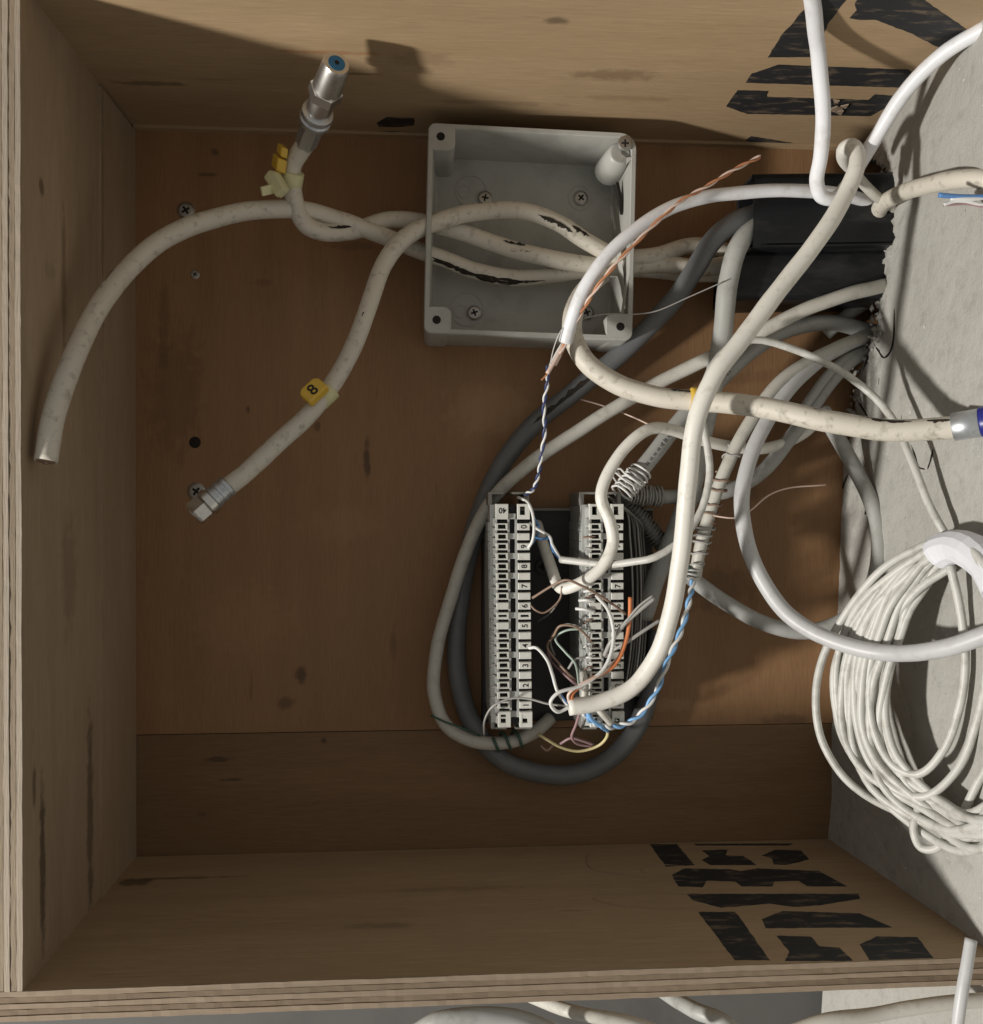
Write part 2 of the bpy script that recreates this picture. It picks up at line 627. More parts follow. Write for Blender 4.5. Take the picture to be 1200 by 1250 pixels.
M['ply_light'] = wood('ply_edge_light', (.50, .43, .34), (.30, .24, .18), (1, 1, .06), rough=.7, fib=1500)
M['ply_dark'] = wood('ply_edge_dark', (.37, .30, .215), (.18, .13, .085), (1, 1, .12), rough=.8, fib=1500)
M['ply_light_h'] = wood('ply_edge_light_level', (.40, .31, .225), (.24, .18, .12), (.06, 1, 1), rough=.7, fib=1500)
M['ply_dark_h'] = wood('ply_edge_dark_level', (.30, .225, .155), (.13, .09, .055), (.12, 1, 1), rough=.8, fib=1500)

ZS = P(600, 890).z                   # seam between the two back boards
mb = MB(); mb.box(XL - TH, 262, 0, 10, ZS + .25, ZT + TH)
tag(mb.build('back_panel', M['wood_back'], box), 'large brown upper back panel')
mb = MB(); mb.box(XL - TH, 262, .7, 10, ZB - TH, ZS - .25)
tag(mb.build('back_plank', M['wood_low'], box), 'darker brown plank along the foot of the back')
mb = MB(); mb.box(XL - TH, XL, -HF, -.05, ZB, ZT)
# inner batten strip behind the seam of the left side
hb = -onx(121, 600, XL).y
mb.box(XL, XL + 1.2, -hb, -.05, ZB + .1, ZT - 1.6)
mb.build('left_panel', M['wood_left'], box)
mb = MB(); mb.box(XL - TH, XR + 8, -HF - 26, -.05, ZT, ZT + TH)
mb.box(XL + 1.25, XR - 3, -4, -.06, ZT - 1.5, ZT)
mb.build('top_panel', M['wood_top'], box)
mb = MB(); mb.box(XL - TH, XR + 4, -HF, -.05, ZB - TH, ZB)
mb.build('bottom_panel', M['wood_bottom'], box)


def ply_edge(vertical):
    lay = 5
    for tone in (0, 1):
        mb = MB()
        for k in range(lay):
            if k % 2 != tone:
                continue
            a = -TH + k * TH / lay + .12
            b = -TH + (k + 1) * TH / lay - .12
            n = 120
            lo, hi = (ZB - 0.5, ZT) if vertical else (XL - TH, XR - 1)
            vs, fs = [], []
            ja = jb = 0
            for i in range(n):
                s = lo + (hi - lo) * i / (n - 1)
                ja = ja * .85 + random.uniform(-.07, .07)
                jb = jb * .85 + random.uniform(-.07, .07)
                pr = .5 + random.uniform(-.09, .09) - .22 * (k % 2)
                if vertical:
                    vs += [(XL + a + ja, -HF + .02, s), (XL + a + ja, -HF - pr, s), (XL + b + jb, -HF - pr, s), (XL + b + jb, -HF + .02, s)]
                else:
                    vs += [(s, -HF + .02, ZB + a + ja), (s, -HF - pr, ZB + a + ja), (s, -HF - pr, ZB + b + jb), (s, -HF + .02, ZB + b + jb)]
            for i in range(n - 1):
                for q in range(3):
                    fs.append((i * 4 + q, i * 4 + q + 1, i * 4 + q + 5, i * 4 + q + 4))
            mb.add(vs, fs)
        mt = (M['ply_light'], M['ply_dark']) if vertical else (M['ply_light_h'], M['ply_dark_h'])
        tag(mb.build('ply_layer', mt[tone], box), ('raw plywood layers on the left front edge' if vertical else 'raw plywood layers on the lower front edge'))


ply_edge(True)
ply_edge(False)

ST_TOP = [
    [(937, 70), (955, 42), (966, 30), (973, 21), (995, -4), (1020, -30), (1048, -30), (1033, 0), (1010, 30), (1002, 52), (1000, 70)],
    [(1037, 22), (1046, 12), (1043, 4), (1058, -14), (1110, -14), (1140, 8), (1182, 37), (1165, 52), (1145, 58), (1115, 42), (1068, 24), (1050, 25)],
    [(910, 101), (918, 90), (950, 79), (1110, 85), (1118, 92), (1100, 107), (1000, 104)],
    [(886, 130), (900, 110), (938, 111), (936, 118), (1060, 122), (1068, 115), (1094, 117), (1085, 130), (1062, 142), (912, 139)],
    [(910, 172), (917, 166), (988, 178), (984, 182), (945, 180)],
    [(460, 150), (472, 143), (506, 144), (506, 153), (488, 155), (462, 155)],
    [(463, 161), (475, 160), (530, 163), (530, 167), (480, 165)],
]
ST_BOT = [
    [(793, 1030.5), (826, 1030.5), (848, 1056), (813, 1058)],
    [(846, 1030), (968, 1029.5), (963, 1032), (850, 1032)],
    [(857, 1038), (888, 1037), (886, 1044), (908, 1045), (924, 1056), (868, 1056), (857, 1050), (866, 1045)],
    [(930, 1044), (947, 1037), (978, 1038), (988, 1049), (960, 1056), (944, 1055), (943, 1048)],
    [(820, 1068), (835, 1060), (890, 1061), (905, 1063), (925, 1060), (1000, 1063), (1034, 1082), (985, 1082), (975, 1075), (946, 1076), (943, 1082), (905, 1082), (898, 1076), (862, 1075), (858, 1083), (828, 1082)],
    [(838, 1091), (1048, 1091), (1050, 1097), (1000, 1105), (970, 1107), (940, 1103), (880, 1108), (846, 1099)],
    [(852, 1113), (898, 1113), (940, 1172), (897, 1172)],
    [(930, 1122), (955, 1112), (1050, 1115), (1090, 1132), (935, 1133)],
    [(948, 1142), (990, 1143), (1000, 1155), (1025, 1157), (1042, 1173), (958, 1173), (964, 1162)],
    [(1050, 1153), (1070, 1143), (1120, 1144), (1140, 1170), (1062, 1172)],
]


def rag(poly, step=2.0, amp=.22):
    out = []
    n = len(poly)
    for i in range(n):
        a, b = poly[i], poly[(i + 1) % n]
        k = max(1, int((b - a).length / step))
        for j in range(k):
            q = a.lerp(b, j / k)
            out.append(q + Vector((random.uniform(-amp, amp), random.uniform(-amp, amp), 0)))
    return out


for poly in ST_TOP:
    pts = rag([onz(x, y, ZT - .06) for x, y in poly])
    for q in pts:
        q.y = max(q.y, -HF - 24)
    if min(y for _, y in poly) > 140:
        for q in pts:
            q.z = ZT - 1.58 if q.y > -4 else ZT - .06
        pts = [Vector((q.x, min(q.y, -4.1), ZT - .06)) for q in pts]
    mb = MB(); mb.prism(pts, (0, 0, .05))
    tag(mb.build('stencil_print', M['print'], box), 'black stencilled stroke on the top panel')
for poly in ST_BOT:
    pts = rag([onz(x, y, ZB + .06) for x, y in poly])
    for q in pts:
        q.y = min(max(q.y, -HF), -.1)
    mb = MB(); mb.prism(pts, (0, 0, -.05))
    tag(mb.build('stencil_print', M['print'], box), 'black stencilled stroke on the bottom panel')


def screw_mesh(r=3.6):
    mb = MB()
    n = 20
    prof = [(0, r), (.5, r), (.9, r * .8), (1.0, r * .62)]
    mb.lathe((0, 0, 0), (0, -1, 0), prof, n)
    mb.cur = 1
    mb.box(-r * .5, r * .5, -1.03, -.9, -r * .13, r * .13)
    mb.box(-r * .13, r * .13, -1.035, -.9, -r * .5, r * .5)
    return mb


SCREW = screw_mesh().mesh('screw', [M['steel'], M['hole']], Vector((0, 0, 0)))
for (px, py, s) in ((227, 257, 1.2), (238, 335, .65), (240, 600, 1.25)):
    o = place('screw', SCREW, P(px, py, 0) + Vector((0, .35, 0)), box)
    o.scale = (s, s, s)
    o.rotation_euler = (0, random.uniform(0, 1.5), 0)
mb = MB(); mb.lathe(P(238, 540, 0) + Vector((0, -.02, 0)), P(238, 540, 0) + Vector((0, -5, 0)), [(0, 2.9), (.12, 2.3)], 18)
tag(mb.build('screw_hole', M['hole'], box))


# ------------------------------------------------------------ junction box
def rrect(x0, x1, z0, z1, r, y, n=5):
    out = []
    for (cx, cz, a0) in ((x1 - r, z1 - r, 0), (x0 + r, z1 - r, 90), (x0 + r, z0 + r, 180), (x1 - r, z0 + r, 270)):
        for k in range(n + 1):
            a = math.radians(a0 + 90 * k / n)
            out.append(Vector((cx + r * math.cos(a), y, cz + r * math.sin(a))))
    return out


HJ = 38.0
jc = P(648.5, 283.5, HJ)
w2 = 258 * sc(HJ) / 2
h2 = 257 * sc(HJ) / 2
jb = thing('junction_box', (jc.x, 0, jc.z), 'open square grey plastic junction box with a broken top right corner', 'junction box')
jrot = Matrix.Rotation(math.radians(1.3), 4, 'Y')


def jbuild(mb, name, mats, smooth_=False):
    # built round (0,y,0); the tilt is baked in
    mb.v = [jrot @ v + Vector((jc.x, 0, jc.z)) for v in mb.v]
    return mb.build(name, mats, jb, smooth_)


def loop_faces(rings, n, closed_ends=()):
    fs = []
    for i in range(len(rings) - 1):
        for k in range(n):
            k2 = (k + 1) % n
            fs.append((i * n + k, i * n + k2, (i + 1) * n + k2, (i + 1) * n + k))
    return fs


mb = MB()
rings = [rrect(-w2 + 1.5, w2 - 1.5, -h2 + 1.5, h2 - 1.5, 8, -.3), rrect(-w2, w2, -h2, h2, 8, -HJ + 1), rrect(-w2 + .5, w2 - .5, -h2 + .5, h2 - .5, 7.6, -HJ),
         rrect(-w2 + 2.3, w2 - 2.3, -h2 + 2.3, h2 - 2.3, 6, -HJ), rrect(-w2 + 2.6, w2 - 2.6, -h2 + 2.6, h2 - 2.6, 6, -HJ + .8),
         rrect(-w2 + 4.2, w2 - 4.2, -h2 + 4.2, h2 - 4.2, 6, -4), rrect(-w2 + 5.4, w2 - 5.4, -h2 + 5.4, h2 - 5.4, 5, -2.6)]
n = len(rings[0])
vs = [v for r in rings for v in r]
fs = loop_faces(rings, n)
fs.append(tuple(reversed(range(n))))
fs.append(tuple((len(rings) - 1) * n + k for k in range(n)))
mb.add(vs, fs)
o = jbuild(mb, 'body', M['box_plastic'])
# corner posts
for (sx, sz, kind_) in ((-1, 1, 0), (-1, -1, 0), (1, -1, 0), (1, 1, 1)):
    mb = MB()
    cx, cz = sx * (w2 - 6.5), sz * (h2 - 6.5)
    if kind_ == 0:
        e = 6.0
        r = rrect(-e, e, -e, e, 3.2, 0)
        a = [Vector((cx + v.x, -HJ - .05, cz + v.z)) for v in r]
        a2 = [Vector((cx + v.x * 1.06, -HJ + .6, cz + v.z * 1.06)) for v in r]
        b = [Vector((cx + v.x * 1.06, -3, cz + v.z * 1.06)) for v in r]
        nn = len(r)
        mb.add(a + a2 + b, loop_faces([a, a2, b], nn) + [tuple(range(nn))])
        jbuild(mb, 'corner_post', M['box_plastic'])
        mb = MB()
        mb.lathe((cx + sx * .5, -HJ - .1, cz), (cx + sx * .5, -HJ - 1, cz), [(0, 2.0), (.06, 1.9)], 16)
        jbuild(mb, 'screw_hole', M['hole'])
    else:
        mb.lathe((cx - 1.2, -HJ + 1.5, cz - 3), (cx - 2.5, -3, cz - 3.6), [(0, 4.4), (1.5, 5.6), (12, 6.6), (23, 7.2), (26, 5.5), (27, .5)], 20)
        jbuild(mb, 'corner_post', M['box_plastic'], True)
        mb = MB()
        mb.add([(cx + 5.6, -HJ - .3, cz - 4.5), (cx + 1.5, -HJ + .3, cz - 5.5), (cx - 3.0, -HJ + .6, cz - 2.0), (cx - 3.4, -HJ + .2, cz - 5.0), (cx - 1.5, -HJ - .2, cz - 7.5), (cx + 2, -HJ + 2, cz - 8)],
               [(0, 1, 5), (1, 2, 3), (1, 3, 4), (1, 4, 5)])
        tag(jbuild(mb, 'broken_flap', M['box_plastic']), 'snapped shard of grey plastic')
        s = place('screw', SCREW, jrot @ Vector((cx + .5, -HJ - .4, cz + .8)) + Vector((jc.x, 0, jc.z)), jb)
        tag(s, 'bright lid screw in the broken corner')
# floor: screws with rings, knock-outs
for (px, py, s) in ((592, 242, 1.0), (709, 242, 1.0), (579, 382, .95), (716, 382, 1.0)):
    s_ = place('screw', SCREW, P(px, py, 3) + Vector((0, -.2, 0)), jb)
    s_.rotation_euler = (0, random.uniform(0, 1.5), 0)


def ring(px, py, r, w=.5):
    mb = MB()
    c = P(px, py, 2.6)
    n = 28
    mb.lathe(c + Vector((0, -.0, 0)), c + Vector((0, -1, 0)), [(0, r), (.35, r), (.35, r - w), (0, r - w)], n, caps=False)
    mb.build('moulded_ring', M['box_plastic'], jb)


for (px, py, r) in ((567, 234, 3.4), (562, 380, 3.4), (708, 242, 6.2), (575, 234, 8), (570, 378, 8.5)):
    ring(px, py, r, .45 if r < 5 else .25)
# torn slot strips on the right inner wall where the cables leave
mb = MB()
for (a, b, c_, d) in (((752, 300, 30), (757, 300, 34), (768, 395, 34), (764, 395, 30)), ((766, 330, 36), (769, 330, 38), (760, 392, 38), (757, 392, 36))):
    q = [P(*v) for v in (a, b, c_, d)]
    mb.prism(q, (0, 1.2, 0))
tag(mb.build('torn_rib', M['box_plastic'], jb), 'bent strips of torn box wall')
mb = MB()
mb.prism([P(752, 222, 24), P(756, 240, 26), P(757, 262, 26), P(754, 250, 22), P(751, 232, 22)], (1.5, .3, 0))
mb.prism([P(764, 280, 24), P(766, 276, 28), P(766, 295, 28), P(762, 300, 24)], (1.5, .3, 0))
tag(mb.build('wall_crack', M['hole'], jb), 'dark split in the side of the junction box')


# ------------------------------------------------------------ ducts
def duct(px0, py0, py1, hf, hb, label, tilt):
    a, b = P(px0, py0, hf), P(px0, py1, hf)
    z1, z0 = a.z, b.z
    x0, x1 = a.x, 250
    mb = MB()

    def rr(x, ins, k):
        out = []
        for v in rrect(-(hf) + ins, -(hb) - ins, z0 + ins, z1 - ins, 3.0, 0, 4):
            out.append(Vector((x + random.uniform(-k, k), v.x, v.z + tilt * (x - x0))))
        return out
    rings = [rr(x1, 0, 0), rr(x0 + 4, 0, 0), rr(x0, .1, .5), rr(x0, 1.5, .4), rr(x0 + 4, 1.6, 0), rr(x1, 1.6, 0)]
    n = len(rings[0])
    mb.add([v for r in rings for v in r], loop_faces(rings, n))
    o = mb.build('cable_duct', M['black'], None, False)
    tag(o, label, 'cable duct', 'black cable ducts out of the wall')
    return o


d1 = duct(921, 210, 302, 50, 26, 'upper black plastic cable duct with an open ragged end out of the wall hole', .035)
d2 = duct(898, 305, 366, 40, 6, 'lower black plastic cable duct with cream coax going into its end', .03)
mb = MB()
mb.box(P(921, 0, 50).x + 4, 219, -50.9, -49.8, P(921, 301, 50).z - .6, P(921, 301, 50).z + .4)
mb.v = [v + Vector((0, 0, .035 * (v.x - P(921, 0, 50).x))) for v in mb.v]
mb.build('lip', M['black'], d1)


# ------------------------------------------------------------ cables
def cable(label, pts, r, mat, name='cable', cat='cable', n=14, group=None, parent=None, s=7, raw=False, rfun=None):
    mb = MB()
    mb.tube(pts if raw else pp(pts), r, n, True, s, rfun=rfun)
    o = mb.build(name, mat, parent, True)
    if parent is None:
        tag(o, label, cat, group)
    elif label:
        tag(o, label)
    return o


def split(parent, pts, r, w0, side, name='jacket_split'):
    """dark ragged split lying on a cable: pts px path of the cable, side = px offset direction toward which it sits"""
    path = smooth(pp(pts), 10)
    fr = frames(path)
    L = len(path)
    mb = MB()
    vs, fs = [], []
    nz = 0
    for i, p in enumerate(path):
        t = (path[min(i + 1, L - 1)] - path[max(0, i - 1)]).normalized()
        out = Vector((0, -1, 0))
        out = (out - t * out.dot(t)).normalized()
        sd = t.cross(out)
        env = min(1, 4 * min(i, L - 1 - i) / (L - 1))
        nz = nz * .5 + random.uniform(-.5, .5)
        w = max(.02, w0 * env * (1 + .9 * nz))
        c = side + .12 * nz
        ring_ = []
        for k in range(4):
            a = c + (k / 3 - .5) * w / r
            ring_.append(p + (out * math.cos(a) + sd * math.sin(a)) * (r + .12))
        vs += ring_
    for i in range(L - 1):
        for k in range(3):
            fs.append((i * 4 + k, i * 4 + k + 1, i * 4 + k + 5, i * 4 + k + 4))
    mb.add(vs, fs)
    return mb.build(name, M['crack'], parent, True, fix=False)


RC = 4.15
ca = [(56, 563, 124), (64, 515, 121), (85, 450, 112), (115, 385, 95), (152, 333, 78), (202, 291, 66), (260, 267, 56), (320, 256, 48), (372, 257, 41),
      (420, 270, 34), (470, 289, 27), (512, 306, 22), (545, 317, 18), (580, 331, 16), (625, 339, 15), (672, 336, 15), (722, 329, 15), (775, 328, 15), (830, 333, 15), (905, 335, 16)]
A = cable('cream coax cable with bare cut end hanging against the left panel', ca, RC, M['coax'], 'coaxial_cable', 'coaxial cable')
split(A, [(500, 300, 23.5), (545, 317, 18), (580, 331, 16), (625, 339, 15), (665, 337, 15)], RC, 2.6, .75)
split(A, [(115, 385, 95), (133, 358, 86), (152, 333, 78)], RC, 1.3, -.9)
mb = MB(); e0, e1 = P(56, 563, 124), P(64, 515, 121)
ax = (e0 - e1).normalized()
mb.lathe(e0 - ax * .2, e0 + ax * 3, [(0, 3.3), (.5, 3.3), (.5, 1), (1.4, .9)], 14)
tag(mb.build('cut_core', M['w_brown'], A), 'dark cut end')

# the middle run of the box belongs to this cable
cb = [(905, 318, 20), (860, 327, 22), (800, 322, 22), (757, 326, 22), (690, 319, 22), (620, 303, 22), (565, 284, 22), (520, 272, 22), (475, 269, 25), (437, 280, 30), (400, 284, 38), (374, 275, 42), (362, 252, 44), (356, 222, 47),
      (357, 202, 50), (366, 186, 54), (374, 174, 58)]
B = cable('cream coax cable ending in a tall silver connector with blue centre', cb, RC, M['coax'], 'coaxial_cable', 'coaxial cable')
split(B, [(705, 321, 22), (675, 315, 22), (650, 309, 22), (625, 303, 22)], RC, 3.4, -.55)
split(B, [(640, 307, 22), (632, 305, 22), (620, 303, 22), (612, 301, 22)], RC, 1.6, .5)
split(B, [(437, 280, 30), (418, 283, 34), (396, 283, 39)], RC, 1.4, .2)


def connector(cab, a, b, parts):
    """parts: list of (name, material, sides, profile)"""
    for (nm, mt, sides, prof) in parts:
        mb = MB(); mb.lathe(a, b, prof, sides)
        o = mb.build(nm, mt, cab, sides > 8)
        if sides > 8:
            o.data.polygons.foreach_set('use_smooth', [False] * 0 + [len(p.vertices) == 4 for p in o.data.polygons])
            md = o.modifiers.new('edge_split', 'EDGE_SPLIT')
            md.split_angle = math.radians(35)


a, b = P(373, 176, 57), P(411, 77, 104)
L = (b - a).length
u = L / 34.0
connector(B, a, b, [
    ('connector_hex', M['zinc'], 6, [(0, 4.3), (.6, 4.9), (9.5 * u, 4.9), (10 * u, 4.4)]),
    ('connector_ring', M['zinc'], 24, [(10 * u, 5.2), (10.5 * u, 6.7), (12 * u, 6.9), (12.6 * u, 6.2), (13.2 * u, 6.9), (14.6 * u, 6.7), (15 * u, 5.4)]),
    ('connector_barrel', M['metal'], 24, [(14 * u, 5.3), (21 * u, 5.3)]),
    ('connector_nut', M['metal'], 6, [(20.5 * u, 6.0), (21.2 * u, 7.0), (24.2 * u, 7.0), (25 * u, 6.0)]),
    ('connector_tip', M['metal'], 28, [(24.5 * u, 6.2), (26 * u, 5.9), (33 * u, 5.5), (34 * u, 5.0), (34 * u, 3.3)]),
    ('connector_centre', M['blueplastic'], 24, [(33 * u, 3.4), (34.15 * u, 3.4), (34.2 * u, 1.0)]),
    ('pin_hole', M['hole'], 16, [(34 * u, .95), (34.35 * u, .9)]),
])
# yellow marker on it and the pale cable tie round it
def along(path_px, i, f=.5):
    q = pp(path_px)
    return q[i].lerp(q[i + 1], f), (q[i + 1] - q[i]).normalized()


mb = MB()
p0, p1 = P(354, 216, 48), P(358, 190, 53)
off = Vector((-4.0, -2.6, .6))
d_ = (p1 - p0).normalized()
sd = d_.cross(off).normalized()
of = off.normalized()
for (s0, s1, hh, ww) in ((1.0, 7.0, 4.6, 4.2), (7.6, 12.0, 3.4, 3.4)):
    q = [p0 + of * 3.6 + d_ * s0 - sd * ww, p0 + of * 3.6 + d_ * s1 - sd * ww, p0 + of * 3.6 + d_ * s1 + sd * ww, p0 + of * 3.6 + d_ * s0 + sd * ww]
    mb.prism(q, of * hh)
o = mb.build('marker_clip', M['yellow'], B)
md = o.modifiers.new('bevel', 'BEVEL'); md.width = .0008; md.segments = 2
tag(o, 'yellow clip-on cable marker')
tie = MB()
tc = P(356, 219, 47.5)
tie.lathe(tc - d_ * 3.6, tc + d_ * 3.6, [(0, 4.6), (.3, 5.2), (6.9, 5.2), (7.2, 4.6)], 20, caps=True)
tieo = thing('cable_tie', tc, 'pale yellow nylon cable tie round the cable of the blue-centred connector', 'cable tie')
tie.build('strap', M['paleyellow'], tieo, True)
mb = MB()
hc = P(341, 224, 54)
w_ = Vector((.5, -.15, -.85)).normalized()
v_ = Vector((.75, -.5, .45)); v_ = (v_ - w_ * v_.dot(w_)).normalized()
nn_ = w_.cross(v_)
mb.prism([hc + w_ * 6.2 - v_ * 2.8, hc + w_ * 6.2 + v_ * 3.2, hc - w_ * 3 + v_ * 3.4, hc - w_ * 5.8 + v_ * 1.0, hc - w_ * 5.0 - v_ * 3.2], nn_ * 4.5)
o = mb.build('tie_head', M['paleyellow'], tieo)
md = o.modifiers.new('bevel', 'BEVEL'); md.width = .0009; md.segments = 2
mb = MB()
ta, tb_ = P(336, 230, 56), P(320, 234, 59)
dd = (tb_ - ta).normalized(); uu = Vector((0, -.5, .85)); uu = (uu - dd * uu.dot(dd)).normalized()
q = [ta - uu * 2, ta + uu * 2, tb_ + uu * 1.9, tb_ - uu * 1.9]
mb.prism(q, dd.cross(uu) * 1.2)
mb.build('tie_tail', M['paleyellow'], tieo)

cc = [(272, 598, 59), (300, 577, 58), (335, 545, 56), (380, 502, 52), (413, 458, 48), (438, 408, 45), (454, 362, 42), (470, 320, 39), (495, 290, 36), (530, 272, 31), (580, 259, 27), (640, 258, 25), (682, 273, 24),
      (718, 296, 24), (755, 313, 24), (800, 312, 24), (850, 300, 18), (905, 312, 14)]
Cc = cable('cream coax cable with yellow marker 8 and dull crimped connector at its lower end', cc, RC, M['coax'], 'coaxial_cable', 'coaxial cable')
split(Cc, [(454, 362, 42), (450, 375, 42.5), (444, 392, 44)], RC, 1.0, .2)
split(Cc, [(655, 262, 24.6), (675, 270, 24.2), (690, 278, 24), (700, 285, 24)], RC, 1.9, .3)
split(Cc, [(694, 281, 24), (705, 288, 24), (716, 295, 24)], RC, 2.2, -.4)
a, b = P(278, 593, 59), P(233, 632, 64)
L = (b - a).length
u = L / 24.0
connector(Cc, a, b, [
    ('connector_ferrule', M['zinc'], 20, [(-.6, 4.4), (0, 5.1), (1.6, 5.1), (1.8, 4.7), (3.2, 4.7), (3.4, 5.1), (5, 5.1), (5.2, 4.7), (6.6, 4.7), (6.8, 5.1), (8.4, 5.1), (8.6, 4.8), (10 * u, 4.8)]),
    ('connector_ring', M['metal'], 24, [(10 * u, 5.2), (10.4 * u, 6.0), (14 * u, 6.0), (14.4 * u, 5.2)]),
    ('connector_nut', M['metal'], 6, [(14.4 * u, 5.0), (15.2 * u, 5.9), (21.2 * u, 5.9), (22.2 * u, 5.2), (22.2 * u, 3.6), (18 * u, 3.4)]),
])
# marker 8
mc = P(382, 476, 59)
t_ = (P(410, 452, 50) - P(372, 488, 53)).normalized()
nrm = Vector((-.30, -1, .25)); nrm = (nrm - t_ * nrm.dot(t_)).normalized()
s_ = t_.cross(nrm).normalized()
if s_.x < 0: s_ = -s_
mb = MB()
mb.prism([mc - t_ * 5.4 - s_ * 3.2, mc - t_ * 3.4 - s_ * 4.8, mc + t_ * 4.0 - s_ * 4.6, mc + t_ * 5.8 - s_ * 3.0, mc + t_ * 5.8 + s_ * 3.4, mc - t_ * 5.4 + s_ * 3.4], -nrm * 5)
o = mb.build('marker_clip', M['yellow'], Cc)
md = o.modifiers.new('bevel', 'BEVEL'); md.width = .0009; md.segments = 2
tag(o, 'yellow marker printed 8')
me8 = text_mesh('8', 7.6, M['ink'])
t8 = place('printed_number', me8, mc + nrm * .12, o)
rm = Matrix((tuple(t_ * 1), tuple(-s_), tuple(nrm))).transposed()
t8.rotation_euler = rm.to_euler()
mb = MB()
cc0 = P(397, 482, 49.5)
mb.lathe(cc0 - t_ * 4.2, cc0 + t_ * 4.2, [(0, 4.4), (.2, 4.9), (8.2, 4.9), (8.4, 4.4)], 18)
tag(mb.build('marker_sleeve', M['paleyellow'], Cc, True), 'clear yellowish sleeve of the marker')

cd = [(735, 335, 24), (714, 355, 34), (700, 380, 46), (700, 412, 53), (716, 442, 57), (750, 467, 60), (800, 484, 66), (850, 489, 72), (920, 496, 84), (1000, 512, 98), (1080, 525, 108), (1150, 523, 118), (1170, 521, 121)]
Dd = cable('thick cream coax cable with a long black split and a blue sleeved end', cd, 4.6, M['coax'], 'coaxial_cable', 'coaxial cable')
split(Dd, [(985, 508, 95), (1010, 514, 99), (1045, 520, 103), (1085, 525, 108.5), (1125, 525, 114), (1150, 523, 118), (1165, 521, 120)], 4.6, 1.7, -.75)
split(Dd, [(815, 486, 68), (832, 488, 70), (848, 489, 72)], 4.6, 1.2, -.9)
a, b = P(1163, 521.5, 120), P(1225, 511, 131)
mb = MB(); mb.lathe(a, b, [(0, 5.3), (.2, 5.6), (9.6, 5.6), (9.8, 5.2)], 20)
mb.build('connector_ferrule', M['zinc'], Dd, True)
mb = MB(); mb.lathe(a, b, [(9.8, 5.7), (10.2, 6.0), (21, 6.0)], 20)
mb.build('connector_sleeve', M['bluedark'], Dd, True)
mb = MB()
mcx = P(851, 487, 74)
mb.lathe(mcx + Vector((-3, 0, 0)), mcx + Vector((3, 0, -.3)), [(0, 4.6), (.2, 5.1), (5.6, 5.1), (5.8, 4.6)], 18)
tag(mb.build('marker_clip', M['yellow'], Dd, True), 'yellow marker ring half hidden by the white cable')

# white cable hanging from the top with a V turn
ce = [(986, -40, 152), (991, 0, 139), (998, 60, 118), (1004, 130, 103), (1002, 190, 90), (997, 222, 82), (1002, 239, 79), (1018, 242, 78), (1033, 228, 77), (1048, 202, 78), (1068, 170, 83), (1100, 119, 96), (1150, 66, 112), (1210, 30, 129)]
cable('bright white cable hanging from the top that turns sharply up to the right', ce, 3.1, M['white'])
cf = [(690, 418, 62), (697, 392, 66), (709, 360, 71), (731, 325, 74), (766, 288, 74), (810, 258, 71), (862, 241, 66), (920, 234, 62), (980, 233, 59), (1030, 238, 55), (1065, 248, 46), (1100, 262, 32), (1118, 270, 18)]
Ff = cable('white cable arching over the junction box to a stripped end', cf, 3.0, M['white'])
cg = [(1036, 206, 58), (1031, 197, 64), (1030, 188, 70), (1033, 181, 76), (1040, 179, 80), (1046, 187, 83), (1045, 206, 86), (1034, 232, 87), (1015, 268, 90), (985, 310, 92), (945, 362, 94), (908, 411, 96), (872, 460, 97), (850, 512, 95), (841, 580, 90),
      (833, 660, 83), (821, 740, 75), (802, 800, 68), (772, 839, 63), (735, 857, 61), (694, 863, 61)]
Gg = cable('thick warm white cable hanging diagonally in front of all others to the right terminal strip', cg, 3.85, M['warmwhite'], rfun=lambda t: .54 + .30 * min(1, t / .12) + .16 * min(1, t / .5))
ch = [(1040, 204, 70), (1052, 222, 66), (1068, 238, 62), (1086, 250, 54), (1100, 262, 40), (1112, 270, 26)]
cable('short pale cable from behind the diagonal cable into the wall hole', ch, 2.3, M['palegrey'])
cj = [(1260, 232, 136), (1205, 219, 127), (1165, 219, 114), (1125, 228, 93), (1093, 239, 70), (1076, 251, 54), (1071, 266, 43), (1074, 282, 33), (1083, 298, 22), (1098, 312, 10)]
cable('cream cable bending out of the wall hole to the right edge', cj, 3.75, M['coax'])

# grey cables
cl = [(960, 245, 38), (922, 262, 40), (896, 272, 42), (872, 292, 40), (846, 332, 33), (815, 375, 25), (765, 425, 20), (705, 475, 16), (650, 520, 14), (608, 575, 13), (582, 640, 12), (565, 710, 11), (557, 780, 10), (562, 840, 10), (580, 890, 10), (610, 925, 11),
      (650, 942, 12), (695, 946, 13), (735, 932, 13), (768, 903, 12), (787, 866, 10), (798, 815, 8), (803, 770, 7)]
L1 = cable('dark grey thick cable looping from the duct around under both terminal strips', cl, 4.9, M['darkgrey'])
split(L1, [(735, 451, 18), (705, 475, 16), (675, 499, 15), (650, 520, 14)], 4.9, 2.0, .1)
cl2 = [(955, 262, 36), (920, 277, 42), (901, 302, 46), (889, 345, 44), (882, 410, 40), (872, 465, 38), (858, 530, 34), (845, 595, 30), (822, 655, 26), (800, 708, 20), (786, 752, 12)]
cable('mid grey thick cable dropping from the duct end behind the diagonal white cable', cl2, 4.7, M['grey'])
cm = [(1108, 342, 24), (1078, 349, 40), (1040, 358, 46), (990, 375, 47), (940, 399, 44), (885, 428, 38), (825, 456, 31), (760, 492, 28), (700, 530, 26), (648, 565, 24), (605, 605, 22), (574, 660, 20), (549, 735, 18), (532, 800, 17), (531, 850, 17), (545, 885, 17), (577, 904, 17), (620, 906, 17), (652, 894, 14), (672, 876, 9)]
